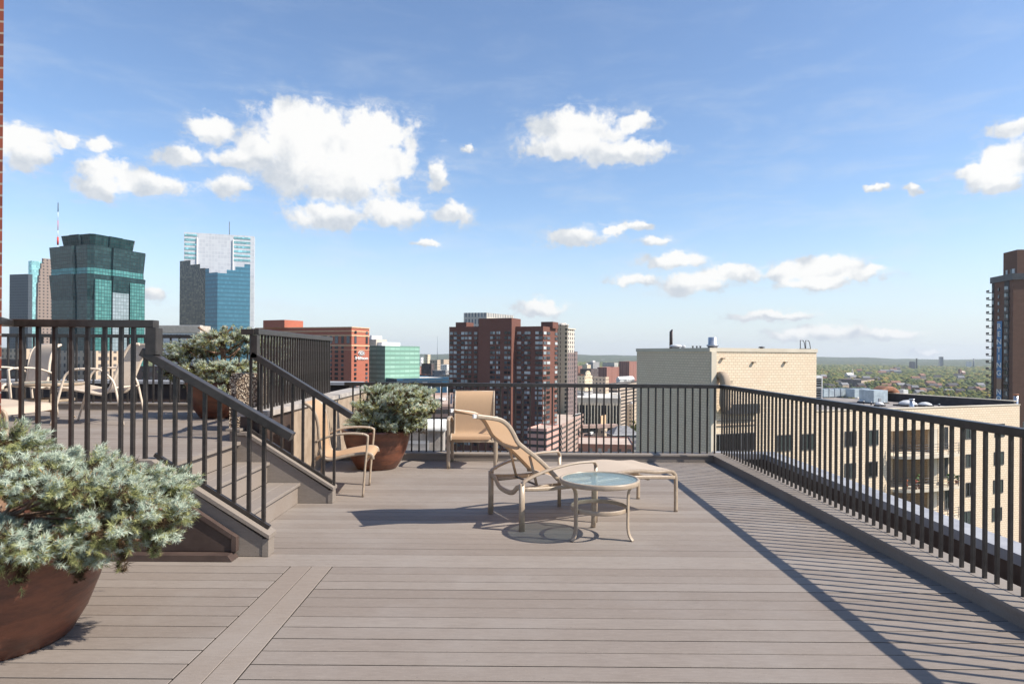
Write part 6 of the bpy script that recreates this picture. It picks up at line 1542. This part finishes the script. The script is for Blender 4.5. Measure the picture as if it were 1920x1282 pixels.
ptop('roof_fan', 'small dark mushroom vent in the middle of the sunlit penthouse edge', 'vent', 1428, 53, f4)
def f5(t_, k):
    for x0 in (-11 * k, 2 * k):
        m_ = MB(); m_.tube([(x0, 0, 0), (x0, 0, 16.5 * k), (x0 + 7 * k, 0, 16 * k), (x0 + 9.5 * k, 0, 12 * k), (x0 + 12 * k, 0, 0)], .03, 'steel_dark', 6); m_.build('hoop', t_)
    m_ = MB(); m_.box(-11 * k, -.1, 0, 12 * k, .1, .06, 'steel_dark'); m_.build('base', t_)
ptop('roof_ladder', 'pair of thin ladder hoops on the penthouse roof edge', 'ladder', 1509, 53, f5)
for px in (1299, 1306.5, 1313): 
    t_ = empty('vent_pipe', (X(px, 54), 54, ztop + .28), angC, 'tiny dark vent stub on the penthouse roof', 'vent', 'tiny vent stubs on the penthouse roof'); m_ = MB(); m_.lathe([(.05, 0), (.05, .14), (.09, .15), (.09, .22)], (0, 0, 0), 'steel_dark', 8); m_.build('pipe', t_)

# ================================================================== BROWN BALCONY TOWER AT THE RIGHT EDGE
Yr = 258; t5 = Bl(1859, 1899, 1985, 513, Yr, 98)
r = empty('balcony_tower', (t5.C.x, t5.C.y, GZ), 0, 'brown brick balcony tower with a long blue banner cut off by the right edge', 'tower')
place(t5.mesh('brown_brick', None, 'dark_roof'), 'wall', r)
nl5 = nrm_of(t5, 'l'); nr5 = nrm_of(t5, 'r'); dl5 = Vector((t5.dl.x, t5.dl.y, 0)); dr5 = Vector((t5.dr.x, t5.dr.y, 0))
m_ = MB(); m_.prism(t5.poly(-.5, t5.tl + .5, -.5, t5.tr), t5.z - 2.4, t5.z + .1, 'steel_dark'); place(m_, 'roof_band', r)
b6 = Bl(1880, 1906, 1985, 468, Yr + 2, 98); place(b6.mesh('brown_brick', None, 'dark_roof', z0=t5.z + .1), 'penthouse', r)
q = []
fl = [537 + 13.15 * k for k in range(17)]
def lq(x0, x1, y0, y1):
    a, _ = t5.facept('l', x0, y1); b2, _ = t5.facept('l', x1, y1); z1 = t5.facept('l', x0, y0)[0].z; z0 = t5.facept('l', x0, y1)[0].z; return (Vector((a.x, a.y, z0)), Vector((b2.x, b2.y, z0)), z1 - z0, nl5)
for y_ in fl:
    q += [lq(1860.5, 1863, y_, y_ + 8), lq(1871.2, 1873.6, y_ + 3, y_ + 9), lq(1883.5, 1887, y_, y_ + 9), lq(1887.3, 1890, y_, y_ + 9)]
windows(r, q, .25, mats=('win_dark', 'win_mid', 'win_pale'))
for y_ in fl:
    for (x0, x1, pj) in ((1853.5, 1861, 1.4), (1884.5, 1893, 0.5)):
        a, _ = t5.facept('l', max(x0, 1859.3), y_ + 12); b2, _ = t5.facept('l', x1, y_ + 12); zb_ = t5.facept('l', max(x0, 1859.3), y_ + 12.2)[0].z
        if x0 < 1859: a = a + dl5 * 1.5
        m_ = MB(); A_ = Vector((a.x, a.y, zb_)); B_ = Vector((b2.x, b2.y, zb_))
        m_.extr([A_, B_, B_ + Vector((0, 0, .22)), A_ + Vector((0, 0, .22))], nl5 * pj, 'steel_dark'); bo = place(m_, 'balcony', r)
        m_ = MB(); up = Vector((0, 0, 1)); o_ = nl5 * pj
        m_.extr([A_ + o_ + up * .35, B_ + o_ + up * .35, B_ + o_ + up * 1.15, A_ + o_ + up * 1.15], nl5 * .06, 'brown_metal'); rel(m_, r.location); m_.build('balcony_front', bo)
q = []
for (x0, x1) in ((1894.3, 1895.4),):
    pass
# flat dark strips standing in for recesses behind the balconies
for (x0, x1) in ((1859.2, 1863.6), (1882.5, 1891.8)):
    a, _ = t5.facept('l', x0, 800); b2, _ = t5.facept('l', x1, 800); m_ = MB(); m_.extr([Vector((a.x, a.y, GZ)) + nl5 * .1, Vector((b2.x, b2.y, GZ)) + nl5 * .1, Vector((b2.x, b2.y, t5.z - 2.5)) + nl5 * .1, Vector((a.x, a.y, t5.z - 2.5)) + nl5 * .1], -nl5 * .1, 'dark_roof'); place(m_, 'balcony_dark_strip', r)
# penthouse windows
a, _ = b6.facept('l', 1885, 500)
for (x0, x1, mt) in ((1885.5, 1888.5, 'win_white'), (1894, 1897, 'win_dark'), (1897.3, 1902, 'win_white')):
    a, _ = b6.facept('l', x0, 505); b2, _ = b6.facept('l', x1, 505); z0 = t5.z + .5; n6 = nrm_of(b6, 'l')
    m_ = MB(); m_.extr([Vector((a.x, a.y, z0)) + n6 * .2, Vector((b2.x, b2.y, z0)) + n6 * .2, Vector((b2.x, b2.y, z0 + 2)) + n6 * .2, Vector((a.x, a.y, z0 + 2)) + n6 * .2], -n6 * .25, mt); place(m_, 'window', r)
# the banner is hung on the wall: a thing of its own
a, _ = t5.facept('l', 1871.5, 602); b2, _ = t5.facept('l', 1880.5, 602)
zt3 = t5.facept('l', 1876, 602)[0].z; zb3 = t5.facept('l', 1876, 757)[0].z; cen = (a + b2) / 2
bn_ = empty('banner', (cen.x, cen.y, zt3), 0, 'long blue vertical banner reading RENTING hung on the brown tower', 'banner')
m, t, b = mat('banner_cloth', (0.10, 0.22, 0.42), 0.7)
g_ = t.node('ShaderNodeSeparateXYZ'); t.put(g_.inputs[0], objco(t)); hh = zt3 - zb3
t.put(b.inputs['Base Color'], t.mix(t.ramp(t.math('ABSOLUTE', t.math('ADD', g_.outputs[2], hh * .76)), hh * .10, hh * .05), (0.10, 0.24, 0.45), (0.30, 0.19, 0.13)))
Aw = Vector((a.x, a.y, zb3)); Bw = Vector((b2.x, b2.y, zb3)); upv = Vector((0, 0, hh))
m_ = MB(); m_.extr([Aw + nl5 * .5, Bw + nl5 * .5, Bw + upv + nl5 * .5, Aw + upv + nl5 * .5], -nl5 * .08, 'banner_cloth'); place(m_, 'cloth', bn_)
for i, ch in enumerate('RENTING'):
    zc_ = t5.facept('l', 1876, 612 + i * 14.6)[0].z; text_part(ch, bn_, Vector((cen.x, cen.y, zc_)) + nl5 * .62, -dl5, (0, 0, 1), 3.0, 'white_paint', 'letter', 0.03, 1.5)
for i, ch in enumerate('NO'):
    zc_ = t5.facept('l', 1876, 735 + i * 13)[0].z; text_part(ch, bn_, Vector((cen.x, cen.y, zc_)) + nl5 * .62, -dl5, (0, 0, 1), 3.0, 'white_paint', 'letter', 0.03, 1.5)

# ================================================================== AIR
hzm = bpy.data.materials.new('haze'); hzm.use_nodes = True; hn = NT(hzm.node_tree)
for n in list(hn.n): hn.n.remove(n)
o_ = hn.node('ShaderNodeOutputMaterial'); v_ = hn.node('ShaderNodeVolumePrincipled')
v_.inputs['Color'].default_value = (0.80, 0.88, 0.97, 1); v_.inputs['Density'].default_value = 0.000065; v_.inputs['Anisotropy'].default_value = 0.2
hn.l.new(v_.outputs[0], o_.inputs['Volume']); M['haze'] = hzm
m_ = MB(); m_.box(-9600, -1000, GZ - 6, 9600, 9600, 165, 'haze'); tag(m_.build('haze'), kind='stuff')
